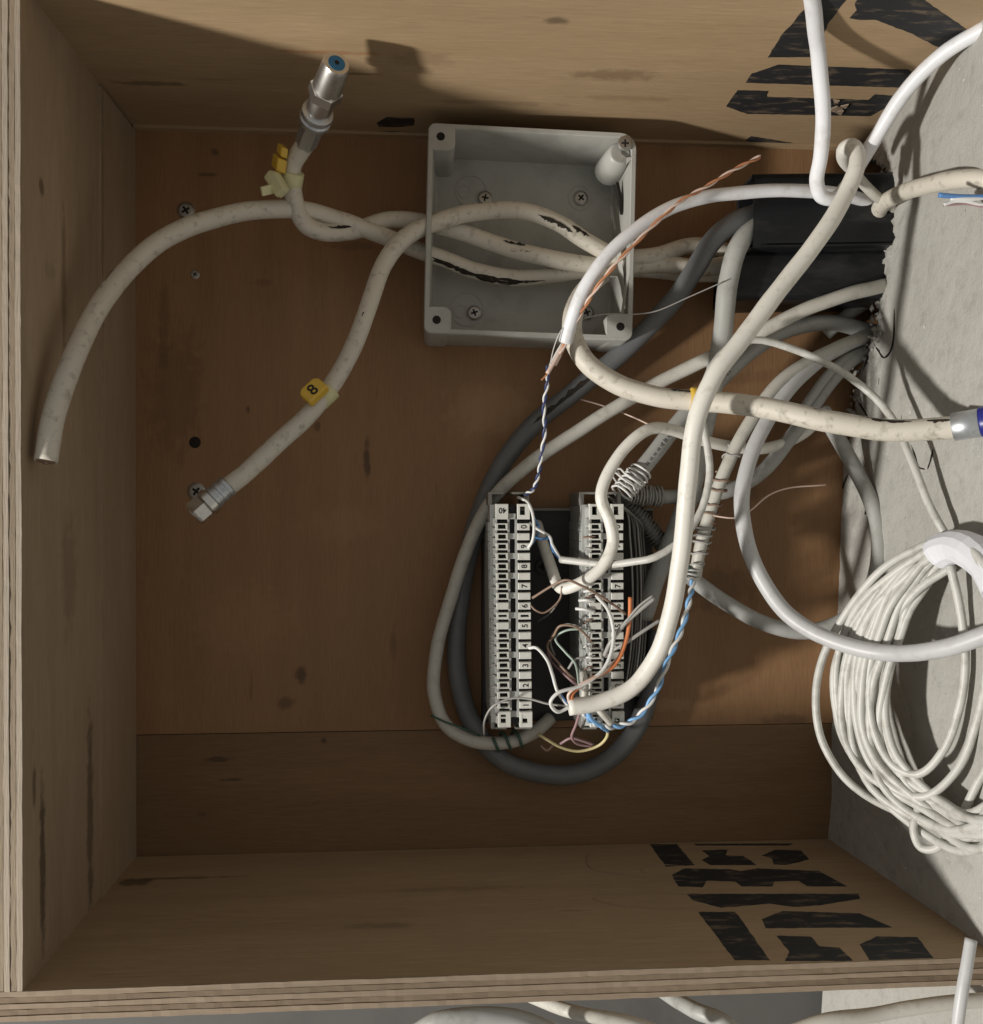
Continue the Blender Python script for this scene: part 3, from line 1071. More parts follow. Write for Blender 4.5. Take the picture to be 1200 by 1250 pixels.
Mm = cable('pale grey cable curving left of the terminal strips and back under the left one', cm, 3.3, M['palegrey'])
cn = [(1090, 410, 10), (1062, 404, 16), (1010, 394, 22), (960, 403, 26), (915, 430, 28), (880, 462, 30), (842, 500, 33), (810, 538, 36), (775, 584, 40)]
Nn = cable('grey printed cable cut off above the right terminal strip with coiled wires at its end', cn, 4.0, M['grey'])
# print on it: a row of worn marks
pn = smooth(pp(cn), 24)
mb = MB()
for i in range(len(pn) - 78, len(pn) - 6):
    if i % 3 == 2 or (i // 16) % 3 == 0:
        continue
    p, q = pn[i], pn[i + 1]
    t = (q - p).normalized()
    out = Vector((0, -1, 0)); out = (out - t * out.dot(t)).normalized()
    sd = t.cross(out)
    c = p + out * 4.02
    w = random.uniform(.5, 1.1)
    mb.prism([c - sd * w, c + sd * w, c + sd * w + t * .5, c - sd * w + t * .5], out * .05)
tag(mb.build('jacket_print', M['ink_grey'], Nn), 'worn printed marks on the jacket', kind='stuff')

# thin cable of the coil, with its lead to the left strip (one length)
lead = pp([(684, 683, 40), (700, 685, 44), (740, 689, 56), (775, 685, 66), (800, 680, 72), (835, 655, 72), (857, 620, 70), (866, 580, 70), (863, 545, 70), (857, 510, 68), (859, 475, 68), (872, 443, 66), (892, 422, 62), (918, 415, 60), (960, 423, 60),
           (1015, 447, 64), (1068, 485, 72), (1096, 522, 82), (1112, 560, 92), (1132, 610, 102), (1150, 645, 108), (1165, 668, 111)])
Ccen = Vector((213, -121, -72))
coil = []
NL = 21
th0 = math.pi / 2
STEPS = 26
radii = []
for _k in range(NL + 1):
    radii.append((.36 + .64 * (_k + random.uniform(-.35, .35)) / NL, random.uniform(.84, 1.06), random.uniform(-2, 6), random.uniform(-7, 7)))
radii.sort(key=lambda q: -q[0])
order = list(range(NL + 1)); random.shuffle(order)
for s in range(NL * STEPS):
    k = s // STEPS
    f = (s % STEPS) / STEPS
    f = f * f * (3 - 2 * f)
    A0, A1 = radii[order[k]], radii[order[k + 1]]
    lerp = lambda i: A0[i] + (A1[i] - A0[i]) * f
    th = th0 + 2 * math.pi * s / STEPS
    cx, sz = math.cos(th), math.sin(th)
    spread = lerp(0)
    bz = 58 * lerp(1)
    top = max(0, sz)
    spread = spread * (1 - top ** 3) + .72 * top ** 3
    zz = sz * (58 + (bz - 58) * (1 - .85 * top ** 4)) * (1 - .07 * top * (1 - spread)) + lerp(3) * .4
    if sz < 0:
        zz = sz * bz * (1.03 - .17 * (1 - spread)) + lerp(3) * sz * -.9 + 2.5 * math.sin(3 * th + 2 * k)
    if cx < 0:
        sk = -cx * (1 - .25 * sz)
        hx = -sk * 53 * (spread * .8 + .2)
        dx = -27 * sk * min(1, sk * 1.4) * (spread * .75 + .25)
    else:
        hx = cx * 53 * (spread * .8 + .2)
        dx = 2 * cx
    xx = Ccen.x + dx - abs(lerp(2)) * 1.0 + 1.5 * math.sin(th * 2 + k)
    coil.append(Vector((xx, Ccen.y - hx * 1.0 * (-1) * -1 if False else Ccen.y - hx, Ccen.z + zz)))
coil = [Vector((min(v.x, XW(-v.y, v.z) - 3.5), v.y, v.z)) for v in coil]
tail = pp([(1190, 668, 120), (1150, 660, 110), (1115, 672, 102), (1072, 700, 92), (1035, 745, 80), (1008, 795, 72), (996, 845, 70), (1004, 905, 72), (1036, 955, 80), (1085, 986, 90), (1140, 1004, 104), (1215, 1010, 122)])
tail2 = pp([(1240, 900, 134), (1200, 945, 124), (1165, 1010, 116), (1142, 1036, 112), (1124, 1034, 108), (1115, 1012, 106), (1122, 985, 105)])
loopc = pp([(1160, 690, 116), (1172, 740, 118), (1178, 800, 119), (1172, 860, 117), (1152, 915, 112), (1120, 945, 104), (1090, 935, 96), (1068, 895, 90), (1062, 840, 88), (1080, 780, 92), (1120, 720, 104), (1165, 690, 114)])
loopd = pp([(1200, 690, 126), (1212, 760, 128), (1204, 830, 126), (1190, 890, 120), (1168, 940, 116), (1130, 972, 108), (1095, 965, 98), (1062, 930, 90), (1044, 870, 84), (1046, 800, 84), (1066, 740, 90), (1105, 695, 100), (1150, 672, 110)])
mb = MB()
mb.tube(lead + coil, 1.7, 10, True, 3)
o = mb.build('coiled_cable', M['coil'], None, True)
tag(o, 'thin white cable coiled in many loops against the grey wall below the blue sleeved connector', 'coiled cable')
coilo = o
mb = MB()
for q in (tail, tail2, loopc, loopd):
    mb.tube(q, 1.7, 10, True, 7)
tag(mb.build('loose_loop', M['coil'], coilo, True), 'loose outer loops of the coil')

# white band round the coil
mb = MB()
def coil_mean(r):
    q = [coil[i] for i in range(len(coil)) if i % STEPS == r]
    return sum(q, Vector()) / len(q)


rs = [2, 1, 0, -1, -2, -3]
cpath = [coil_mean(r % STEPS) for r in rs]
brad = 0
for r_, m_ in list(zip(rs, cpath))[1:5]:
    tg = (coil_mean((r_ - 1) % STEPS) - coil_mean((r_ + 1) % STEPS)).normalized()
    for i in range(r_ % STEPS, len(coil), STEPS):
        v = coil[i] - m_
        brad = max(brad, (v - tg * v.dot(tg)).length)
brad = min(brad + 1.6, 11)
mb.tube([cpath[0].lerp(cpath[1], .55)] + cpath[1:], brad, 13, False, 2, rfun=lambda t: 1.0 + .05 * math.sin(13 * t) - .05 * (t < .05))
o = mb.build('tie_band', M['tie'], None, False)
sm = o.modifiers.new('thickness', 'SOLIDIFY'); sm.thickness = .0006
tag(o, 'white band wrapped around the top of the coiled cable', 'tie band')

cq = [(1010, 500, 12), (980, 530, 20), (945, 545, 26), (905, 547, 32), (858, 538, 42), (818, 524, 52), (790, 525, 58), (760, 550, 60), (738, 586, 60), (734, 608, 60), (744, 635, 60), (748, 664, 60), (736, 690, 59), (712, 710, 56), (690, 718, 50), (681, 714, 44), (673, 694, 36), (663, 665, 28), (655, 640, 14)]
cable('white cable bending in an S over the top of the right terminal strip', cq, 2.75, M['warmwhite'])
cr = [(1066, 408, 18), (1035, 418, 26), (995, 437, 34), (950, 468, 40), (912, 520, 44), (885, 575, 44), (864, 632, 42), (853, 680, 40), (849, 706, 38)]
Rr = cable('pale cable wrapped in thin wires right of the diagonal white cable', cr, 3.0, M['palegrey'])
ct = [(1000, 500, 22), (1012, 516, 24), (1040, 566, 30), (1064, 615, 38), (1074, 665, 43), (1066, 712, 44), (1040, 750, 42), (990, 771, 38), (935, 762, 36), (885, 735, 36), (852, 712, 36), (842, 704, 34)]
cable('grey green cable sagging down the wall corner and up to the wire wrapped cable', ct, 3.75, M['grey'])
cu = [(1072, 409, 12), (1045, 415, 22), (1000, 440, 32), (955, 485, 42), (922, 542, 50), (906, 600, 55), (909, 650, 58), (927, 702, 62), (962, 750, 68), (1010, 779, 80), (1080, 797, 98), (1150, 792, 122), (1215, 770, 140)]
cable('light grey cable making a big bow across the coil to the right edge', cu, 3.55, M['lightgrey'])
cv = [(1068, 428, 12), (1038, 440, 20), (1005, 478, 24), (965, 535, 24), (925, 580, 24), (885, 600, 24), (835, 606, 24), (785, 606, 24)]
Vv = cable('dim grey cable with a wire wound end lying behind beside the right terminal strip', cv, 3.6, M['grey'])
cx_ = [(1056, 426, 16), (1030, 438, 22), (1005, 465, 30), (985, 492, 30), (972, 512, 30)]
cable('thin grey cable coming out of the lower hole in the wall', cx_, 2.3, M['grey'])
cable('dirty grey cable stub below the lower duct', [(1090, 350, 12), (1062, 366, 14), (1035, 384, 14), (1008, 408, 8)], 3.4, M['grey'])

# cables below the box
zlow = [
    ('grey cable arching below the box, left of the dark gap', [(505, 1262, 125), (535, 1246, 128), (580, 1240, 129), (630, 1243, 128), (680, 1262, 125)], 3.2, 'grey'),
    ('pale cable slanting below the bottom panel in the middle', [(600, 1190, 60), (660, 1222, 100), (710, 1238, 120), (760, 1246, 124), (820, 1266, 126)], 2.6, 'palegrey'),
    ('grey cable dropping below the bottom panel right of the middle', [(780, 1190, 60), (822, 1218, 90), (850, 1234, 110), (880, 1246, 118), (905, 1266, 120)], 3.2, 'grey'),
    ('pale cable sweeping up to the right below the bottom panel', [(960, 1262, 120), (1010, 1246, 122), (1070, 1238, 122), (1140, 1226, 124), (1215, 1220, 126)], 2.8, 'palegrey'),
]
for (lb_, pts, r, mt) in zlow:
    cable(lb_, pts, r, M[mt])
cable('short upright grey cable at the lower right corner in front of the wall', [(1186, 1146, 140), (1180, 1180, 142), (1173, 1220, 143), (1168, 1270, 143)], 2.2, M['lightgrey'])


# ------------------------------------------------------------ mounting plate and terminal strips
plate = MB()
pa, pb = P(588, 621, 5), P(797, 878, 5)
plate.box(pa.x, pb.x, -5, -.1, pb.z, pa.z, .6)
po = plate.build('mounting_plate', M['blackplate'])
tag(po, 'black plastic mounting plate behind the two terminal strips', 'mounting plate')
mb = MB(); mb.box(pa.x, pb.x, -6.6, -4.9, pa.z - 1.0, pa.z + .3)
mb.build('rim', M['stripframe'], po)
s_ = place('screw', SCREW, P(662, 692, 5), po)
s_.data = screw_mesh(4.2).mesh('plate_screw', [M['blackplate'], M['hole']], Vector((0, 0, 0)))

HS = 48.0
K = sc(HS)


def blockmesh(w, h, hole=None, d=4.0):
    """white block front at y=0, going back to y=d; hole = (x0,x1,z0,z1) cut through"""
    mb = MB()
    if not hole:
        mb.box(-w / 2, w / 2, 0, d, -h / 2, h / 2, .25)
    else:
        x0, x1, z0, z1 = hole
        c = .18
        o_ = [(-w / 2 + c, 0, -h / 2 + c), (w / 2 - c, 0, -h / 2 + c), (w / 2 - c, 0, h / 2 - c), (-w / 2 + c, 0, h / 2 - c)]
        i_ = [(x0, 0, z0), (x1, 0, z0), (x1, 0, z1), (x0, 0, z1)]
        ob = [(-w / 2, c, -h / 2), (w / 2, c, -h / 2), (w / 2, c, h / 2), (-w / 2, c, h / 2)]
        oc = [(x, d, z) for (x, _, z) in ob]
        ic = [(x, d, z) for (x, _, z) in i_]
        fs = []
        for k in range(4):
            n = (k + 1) % 4
            fs += [(k, n, 4 + n, 4 + k), (8 + k, 8 + n, n, k), (12 + k, 12 + n, 8 + n, 8 + k), (4 + k, 4 + n, 16 + n, 16 + k)]
        mb.add(o_ + i_ + ob + oc + ic, fs)
    return mb


BW, BH = 15.2 * K, 8.6 * K
ME_HOLE = blockmesh(BW, BH, (-BW * .30, BW * .34, -BH * .30, BH * .30)).mesh('contact_block', [M['block']], Vector((0, 0, 0)))
ME_SLOT = blockmesh(BW, BH, (-BW * .34, BW * .34, -BH * .17, BH * .17)).mesh('contact_block', [M['block']], Vector((0, 0, 0)))
ME_SOLID = blockmesh(BW, BH).mesh('contact_block', [M['block']], Vector((0, 0, 0)))
EW, EH = 15.6 * K, 19 * K
ME_END = blockmesh(EW, EH, (-EW * .30, EW * .12, -EH * .22, EH * .33)).mesh('end_block', [M['block']], Vector((0, 0, 0)))
ME_ENDS = blockmesh(EW, EH).mesh('end_block', [M['block']], Vector((0, 0, 0)))
NUM = {c: text_mesh(c, 3.7, M['ink']) for c in '0123456789'}
NUM['40'] = text_mesh('40', 3.6, M['ink'])


def strip(dx, lean, label, right):
    c = P(626 + dx, 755, HS)
    root = thing('terminal_strip', (c.x, 0, c.z), label, 'terminal strip', 'white terminal strips')
    W = lambda px, py, h=HS: P(px + dx + lean * (py - 640), py, h)

    def pbox(mb, x0, y0, x1, y1, hf, hb, ch=0.0):
        mid = (y0 + y1) / 2
        a_, b_ = W(x0, y0), W(x1, y1)
        a2, b2 = W(x0, mid), W(x1, mid)
        mb.box(a2.x, b2.x, -hf, -hb, b_.z, a_.z, ch)
    # dark core, side rails
    mb = MB()
    for i in range(12):
        pbox(mb, 606, 634 + i * 19.7, 645, 634 + (i + 1) * 19.7 + .01, HS - 3.2, 6)
    mb.build('core', M['core'], root)
    mb = MB()
    for i in range(21):
        y = 637 + i * 12.1
        pbox(mb, 602.5, y - 4.2, 607, y + 4.6, HS - .9, 8)
    pbox(mb, 599, 616, 606, 756, HS - 7, 5.2)
    pbox(mb, 599, 756, 606, 886, HS - 7, 5.2)
    for i in range(20):
        y = 643.5 + i * 12.1
        pbox(mb, 597.3, y - 5.6, 601, y + 5.9, HS - 9, 6)
    # centre rail: cross pieces between the oval slots
    for i in range(11):
        y = 654.6 + 24.2 * i - 24.2 + 12.1 - 12.1 + 0
        pbox(mb, 621.5, y - 3.4, 629.8, y + 3.4, HS - 1.2, 20)
    for i in range(2):
        pass
    for i in range(10):
        y0 = 634 + 24.2 * i
        pbox(mb, 619.6, y0, 622.2, y0 + 24.25, HS - 1.0, 20)
        pbox(mb, 628.6, y0, 631.4, y0 + 24.25, HS - 1.0, 20)
    o = mb.build('housing', M['strip'], root)
    # wire clips in the gaps: small double diamonds
    mb = MB()
    for i in range(21):
        y = 637 + i * 12.1
        for x in (612, 616, 635, 640):
            q = [W(x - 2.2, y), W(x, y - 1.5), W(x + 2.2, y), W(x, y + 1.5)]
            q = [Vector((v.x, -HS + 1.6, v.z)) for v in q]
            mb.prism(q, (0, 2, 0))
    tag(mb.build('wire_clip', M['core'], root), 'black wire clips between the rows', kind='stuff')
    # grey frame brackets at both ends
    for (y0, y1, top) in ((600, 617, True), (880, 896, False)):
        mb = MB()
        hb = HS - 9
        ye = y0 if top else y1 - 3
        yo, yi = (y0, y1) if top else (y1, y0)
        s3 = 3 if top else -3
        for (xa, xb, xi) in ((598, 618, 603), (649, 628, 644)):
            q = [W(xa, yi), W(xa, yo), W(xb, yo), W(xb, yo + s3), W(xi, yo + s3), W(xi, yi)]
            mb.prism([Vector((v.x, -hb, v.z)) for v in q], (0, hb - 6, 0))
        pbox(mb, 602, yi - 1.2, 645, yi + 1.2, 9, 5.5)
        o = mb.build('end_bracket', M['stripframe'], root)
        md = o.modifiers.new('bevel', 'BEVEL'); md.width = .0004; md.segments = 2
    # end blocks
    for (y, me0, me1) in ((624.5, ME_END if right else ME_ENDS, ME_END), (878.5, ME_END, ME_END)):
        o1 = place('end_block', me0, W(613, y) + Vector((0, -.2, 0)), root)
        o2 = place('end_block', me1, W(639.4, y) + Vector((0, -.2, 0)), root)
        if y < 700 and not right:
            t = place('printed_number', NUM['40'], W(613.5, 623) + Vector((0, -.3, 0)), o1)
            t.rotation_euler = (math.pi / 2, math.pi, 0)
    for (y0, y1) in ((618, 633), (871, 886)):
        mb = MB()
        pbox(mb, 620, y0, 632, y1, HS - 4, 20)
        mb.build('end_gap', M['core'], root)
    digits = '0987654321'
    for i in range(20):
        y = 643 + i * 12.1
        solid = i in ((8, 10) if not right else (8, 10))
        me = ME_SOLID if solid else (ME_SLOT if i == 9 else ME_HOLE)
        jx = random.uniform(-.15, .15)
        o = place('contact_block', me, W(612.4 + jx, y) + Vector((0, random.uniform(-.15, .1), 0)), root)
        me = ME_SLOT if i == 9 else ME_SOLID
        o = place('contact_block', me, W(639.2 - jx, y) + Vector((0, random.uniform(-.15, .1), 0)), root)
        if i % 2 == 0:
            t = place('printed_number', NUM[digits[i // 2]], WL[o.name] + Vector((.15, -.06, 0)), o)
            t.rotation_euler = (math.pi / 2, -math.pi / 2, 0)
    return root, W


sl, WLs = strip(0, .012, 'left terminal strip with upside-down 40 on its top block', False)
sr, WRs = strip(114.3, .004, 'right terminal strip partly covered by white cables and loose wires', True)
# bulging grey wire guard on the right strip's left flank
mb = MB()
vs, fs = [], []
nn = 9
rows = 60
for i in range(rows):
    y = 618 + i * (886 - 618) / (rows - 1)
    a0 = P(711 + .004 * (y - 640), y, HS - 5)
    for k in range(nn):
        f = k / (nn - 1)
        xx = 710.5 + 11.5 * f
        hh = HS - 12 + 11 * math.sin(f * math.pi / 2) + (.5 * math.sin(i * 2.7) if k > 4 else 0)
        p = P(xx, y, hh)
        vs.append(p)
for i in range(rows - 1):
    for k in range(nn - 1):
        fs.append((i * nn + k, i * nn + k + 1, (i + 1) * nn + k + 1, (i + 1) * nn + k))
mb.add(vs, fs)
o = mb.build('side_guard', M['strip'], sr, True)
sm = o.modifiers.new('thickness', 'SOLIDIFY'); sm.thickness = .001


# ------------------------------------------------------------ fine wires
def wire(label, pts, r, mat, parent=None, group=None, n=7):
    return cable(label, pts, r, M[mat], 'wire', 'wire', n, group, parent, 6)


def twist(label, pts, r, turns, m1, m2, parent=None, gap=None, name='twisted_pair'):
    path = smooth(pp(pts), 14)
    fr = frames(path)
    L = len(path)
    mb = MB()
    for ph, mi in ((0, 0), (math.pi, 1)):
        mb.cur = mi
        q = []
        for i, (p, (a, b)) in enumerate(zip(path, fr)):
            th = 2 * math.pi * turns * i / (L - 1) + ph
            q.append(p + (a * math.cos(th) + b * math.sin(th)) * (gap or r))
        mb.tube(q, r, 6, True, spline=False)
    o = mb.build(name, [M[m1], M[m2]], parent, True)
    return tag(o, label, None if parent else 'wire')


def helix(label, a, b, R, turns, r, mat, parent=None, jit=.5, name='wire_wrap'):
    a, b = Vector(a), Vector(b)
    ax = (b - a).normalized()
    u = ax.orthogonal().normalized()
    w = ax.cross(u)
    q = []
    n = int(turns * 12)
    ph = random.uniform(0, 6)
    rr = R
    for i in range(n + 1):
        th = 2 * math.pi * i / 12 + ph
        rr = rr * .8 + .2 * (R + random.uniform(-jit, jit))
        q.append(a.lerp(b, i / n) + (u * math.cos(th) + w * math.sin(th)) * rr + ax * random.uniform(-jit, jit) * .5)
    mb = MB(); mb.tube(q, r, 6, True, 2)
    o = mb.build(name, M[mat], parent, True)
    return tag(o, label, None if parent else 'wire')


# conductors of the diagonal cable
wire('orange conductor curving up the right strip', [(697, 862, 61), (699, 846, 62), (722, 829, 62), (750, 812, 61), (764, 782, 60), (769, 752, 59), (769.5, 729, 58)], 1.0, 'w_orange', Gg)
wire('peach conductor', [(696, 861, 61), (694, 848, 63), (708, 836, 64), (735, 822, 63), (752, 806, 58), (760, 800, 50)], .7, 'w_peach', Gg)
wire('white looped conductor', [(695, 863, 61), (681, 869, 62), (672, 858, 64), (681, 846, 65), (712, 836, 64), (738, 815, 63), (749, 780, 62), (744, 748, 60), (728, 727, 50)], .85, 'w_white', Gg)
wire('white and blue conductor to the left strip', [(693, 861, 61), (681, 845, 62), (674, 822, 60), (668, 806, 56), (655, 791, 52), (646, 791, 48)], .75, 'w_white', Gg)
wire('blue conductor', [(694, 862, 61), (686, 850, 62), (678, 838, 61), (674, 824, 60)], .55, 'w_blue', Gg)
wire('thin grey conductor across the left strip', [(692, 862, 61), (668, 859, 60), (645, 853, 58), (622, 853, 57), (602, 862, 56), (592, 878, 50), (591, 897, 40)], .5, 'w_grey', Gg)
wire('mauve wire hanging below the right terminal strip', [(709, 866, 50), (703, 885, 44), (698, 900, 38), (705, 908, 34), (722, 911, 32)], .65, 'w_mauve')
wire('forked mauve stub below the right terminal strip', [(684, 908, 34), (697, 901, 37), (710, 904, 36), (724, 909, 34)], .65, 'w_mauve')
wire('pale yellow wire hooking under the right terminal strip', [(742, 890, 40), (741, 899, 38), (731, 910, 34), (706, 917, 30), (684, 912, 28), (668, 903, 26), (657, 896, 22)], .75, 'w_yellow')
wire('brown wire end beside the pale yellow wire', [(676, 909, 25), (668, 916, 25), (660, 910, 24)], .6, 'w_brown')
# tangle between the strips
g_ = 'loose thin wires between the terminal strips'
wire('brown grey wire looping between the strips into the right strip row 4', [(727, 792, 44), (718, 778, 48), (702, 765, 50), (684, 764, 48), (676, 776, 44), (668, 790, 38), (684, 812, 40), (704, 832, 48), (712, 838, 54)], .6, 'w_brown', None, g_)
wire('pale green wire bowing between the terminal strips', [(727, 770, 44), (708, 768, 48), (690, 770, 46), (678, 780, 42), (690, 796, 44), (702, 810, 48), (707, 838, 54)], .55, 'w_ltgreen', None, g_)
wire('grey wire with a small hook near right strip row 3', [(726, 806, 44), (712, 803, 46), (702, 805, 46), (694, 816, 42)], .6, 'w_grey', None, g_)
wire('dark mauve wire low between the terminal strips', [(668, 792, 22), (672, 806, 26), (688, 822, 40), (706, 838, 52)], .7, 'w_mauve', None, g_)
wire('dim grey wire arching into right strip row 5', [(677, 800, 22), (672, 785, 26), (676, 772, 32), (692, 762, 40), (712, 768, 46), (726, 782, 45)], .5, 'w_grey', None, g_)
wire('brown wire from the white S cable across to right strip row 6', [(650, 730, 49), (676, 714, 55), (692, 708, 60), (708, 714, 60), (732, 727, 57), (754, 742, 54), (764, 750, 51)], .6, 'w_brown')
wire('pale wire rising from the doubled white cable to the left strip row 6', [(686, 716, 52), (683, 732, 50), (664, 748, 49), (654, 745, 49), (647, 738, 47)], .45, 'w_brown')
wire('dim wire end below the doubled white cable', [(684, 731, 50), (672, 748, 42), (656, 759, 36)], .4, 'w_dim')
wire('pale grey stub pointing up right across right strip row 5', [(799, 730, 66), (782, 744, 64), (762, 762, 61), (745, 785, 58), (738, 800, 54)], 1.0, 'palegrey' if False else 'w_grey')
wire('thin pale twin beside the grey stub at right strip row 5', [(797, 727, 67), (780, 740, 65), (763, 760, 62)], .55, 'w_grey')
wire('pale grey wire pointing right across right strip row 4', [(806, 757, 60), (786, 770, 60), (762, 786, 58), (742, 797, 54)], .85, 'w_grey')
for k, (x0, y0, x1, y1) in enumerate(((713, 722, 726, 722), (707, 733, 726, 734), (703, 743, 726, 747))):
    wire('white wire stub poking left out of right strip near 6', [(x0, y0, 46), ((x0 + x1) / 2, (y0 + y1) / 2 - 1, 49), (x1, y1, 48)], .75, 'w_white', sr)
wire('white conductor of the coil lead', [(685, 683, 40), (674, 664, 44), (671, 655, 46), (655, 645, 46), (646, 638, 45)], .65, 'w_white', coilo)
wire('blue conductor of the coil lead', [(685, 683, 40), (675, 672, 42), (671, 657, 45), (662, 658, 45), (652, 655, 44), (655, 640, 42)], .65, 'w_blue', coilo)
wire('blue conductor end', [(652, 632, 44), (658, 642, 44), (657, 652, 44), (650, 664, 42)], .45, 'w_blue', coilo)
wire('white wire bowing along the top right side of the left terminal strip', [(632, 607, 42), (644, 613, 47), (650, 626, 50), (652, 645, 51), (650, 660, 50), (645, 669, 48)], .7, 'w_white')
# stripped end of the arching white cable
for (q, m_) in (([(691, 416, 62), (684, 432, 62), (677, 446, 62)], 'w_peach'), ([(690, 417, 62.5), (679, 438, 63), (668, 456, 63)], 'w_peach'), ([(689, 417, 62), (681, 430, 61), (672, 447, 61)], 'w_white')):
    wire(None, q, .95, m_, Ff)
wire('thin bare tail', [(668, 456, 63), (664, 461, 63), (661, 464, 63)], .4, 'w_copper', Ff)
twist('navy and white twisted pair hanging to the left strip', [(669, 446, 62), (668, 468, 60), (664, 495, 57), (665, 525, 54), (661, 555, 50), (657, 580, 48), (651, 597, 46), (641, 604, 44)], .55, 7, 'w_navy', 'w_white', Ff)
twist('orange and peach twisted pair crossing the junction box', [(684, 432, 63), (698, 402, 66), (715, 372, 71), (740, 336, 77), (770, 303, 79), (805, 268, 79), (832, 245, 78), (862, 228, 76), (895, 208, 74), (928, 191, 72)], .55, 8, 'w_copper', 'w_peach', Ff)
wire('hair-thin bare strand', [(692, 395, 66), (684, 405, 66), (676, 425, 64), (671, 448, 63)], .22, 'w_white', Ff)
wire('hair-thin pale wire from the junction box screw to the lower duct', [(700, 393, 42), (735, 384, 44), (770, 384, 45), (800, 380, 46), (840, 363, 48), (885, 343, 50)], .3, 'w_grey')
wire('hair-thin brownish wire behind the pale grey cable', [(695, 484, 12), (735, 495, 16), (770, 508, 24), (796, 520, 34)], .4, 'w_peach')
# blue and white twisted pair right
twist('light blue and white twisted pair hanging from the wire wrapped cable', [(846, 708, 46), (842, 730, 48), (832, 768, 50), (816, 805, 52), (798, 850, 52), (775, 878, 50), (750, 887, 49), (730, 885, 50), (716, 874, 50), (708, 860, 48)], .8, 9, 'w_ltblue', 'w_white')
wire('pale blue wire bunch at the foot of the right terminal strip', [(716, 866, 52), (722, 878, 52), (733, 886, 50), (742, 892, 46)], 1.1, 'w_ltblue')
cable('grey cable stub cut off at the foot of the right terminal strip', [(728, 862, 51), (736, 872, 52), (746, 884, 50)], 1.6, M['palegrey'], 'cable')
cable('white cable standing between the orange wires and the right terminal strip', [(713, 866, 49), (714, 850, 51), (714, 835, 51), (712, 822, 46)], 1.7, M['palegrey'], 'cable')
# right edge pairs
wire('blue wire sticking in from the right edge', [(1146, 238, 128), (1170, 240, 129), (1205, 240, 131), (1240, 236, 133)], 1.0, 'w_blue')
wire('white wire beside the blue one at the right edge', [(1160, 242, 128), (1185, 243, 130), (1215, 240, 131), (1240, 244, 133)], .9, 'w_white')
wire('white wire with mauve stripe at the right edge', [(1152, 250, 127), (1165, 246, 128), (1180, 246, 129), (1200, 250, 130), (1240, 252, 133)], .7, 'w_white')
wire('mauve wire below the white pair at the right edge', [(1152, 250.5, 127), (1180, 249, 128), (1200, 252, 130), (1240, 255, 133)], .5, 'w_mauve')
# wraps
helix('pale wires coiled around the cut end of the printed cable', P(784, 574, 39), P(757, 604, 41), 5.2, 7, .6, 'w_white', Nn, .9)
helix('loose loop', P(770, 582, 40), P(760, 592, 40), 7.0, 2, .5, 'w_white', Nn, 1.2)
helix('grey wires wound around the end of the cable', P(808, 606, 24), P(766, 603, 26), 4.7, 11, .5, 'w_grey', Vv, .9)
for k in range(2):
    helix('dim grey wire wound tightly round the dark bundle beside the right strip top', P(765, 612, 20), P(812, 668, 18), 4.0, 16, .55, 'w_dim', Vv, .5)
cable('dim bundle under the wound wire', [(758, 604, 20), (785, 636, 20), (815, 672, 18)], 3.3, M['darkgrey'], 'cable', parent=Vv)
for (q0, q1, tt, rr) in (((898, 546, 44), (889, 566, 44), 2, 3.6), ((884, 578, 44), (873, 607, 43), 3, 3.7), ((872, 612, 43), (863, 636, 42), 3, 3.6), ((862, 640, 42), (855, 668, 41), 4, 3.7), ((855, 672, 41), (849, 690, 40), 2, 3.5)):
    helix('grey and pale wire wraps', P(*q0), P(*q1), rr + .2, tt - .6, .5, 'w_brown' if tt == 3 else 'w_grey', Rr, .9)
helix('white wires wrapped at the lower end', P(846, 694, 38), P(843, 710, 38), 4.0, 3, .5, 'w_white', Rr, .5)
helix('dark green wire tied there', P(845, 690, 37), P(840, 700, 37), 4.6, 1.6, .7, 'w_green', Rr, .4)
wire('thin pale wire flicking out right from the wire wrapped cable', [(866, 628, 44), (880, 631, 46), (899, 632, 50), (915, 624, 52), (938, 605, 50), (962, 596, 48), (1008, 592, 46)], .4, 'w_peach')
helix('dark green wire wound round the pale cable', P(602, 907, 17), P(636, 901, 16), 4.3, 2.4, .75, 'w_green', Mm, .3)
wire('dark green wire behind the loop of the pale grey cable left', [(526, 873, 18), (545, 882, 22), (560, 887, 22), (585, 898, 18)], .55, 'w_green')
# dark bundle right of the right strip
for k in range(6):
    x = 764 + k * 3.4
    o_ = random.uniform(-2, 2)
    wire(('pale' if k % 3 == 0 else 'dim') + ' grey wire in the bundle along the right side of the right strip', [(742 + k * 2, 606 + k * 2, 36), (x, 622 + k * 3, 34), (x + 6 + o_, 660, 28 - k), (x + 9 + o_, 720, 22 - k), (x + 6, 790, 18 - k), (x - 2, 850, 12)], .55, 'w_dim' if k % 3 else 'w_grey', None, 'wires bundled right of the right strip')
# little wires on the outer flanks of the strips
for i in range(18):
    y = 640 + i * 13.2
    wire(None, [(606, y, 44), (601, y + random.uniform(-2, 1), 42), (597.5, y + random.uniform(1, 5), 36), (599, y + random.uniform(6, 12), 22)], .42, 'w_grey', sl)
for i in range(15):
    y = 655 + i * 14.5
    wire(None, [(726, y, 47), (719, y + random.uniform(-1, 2), 48.5), (713, y + random.uniform(1, 5), 42), (708, y + random.uniform(3, 9), 30)], .45, random.choice(['w_grey', 'w_brown', 'w_white']), sr)


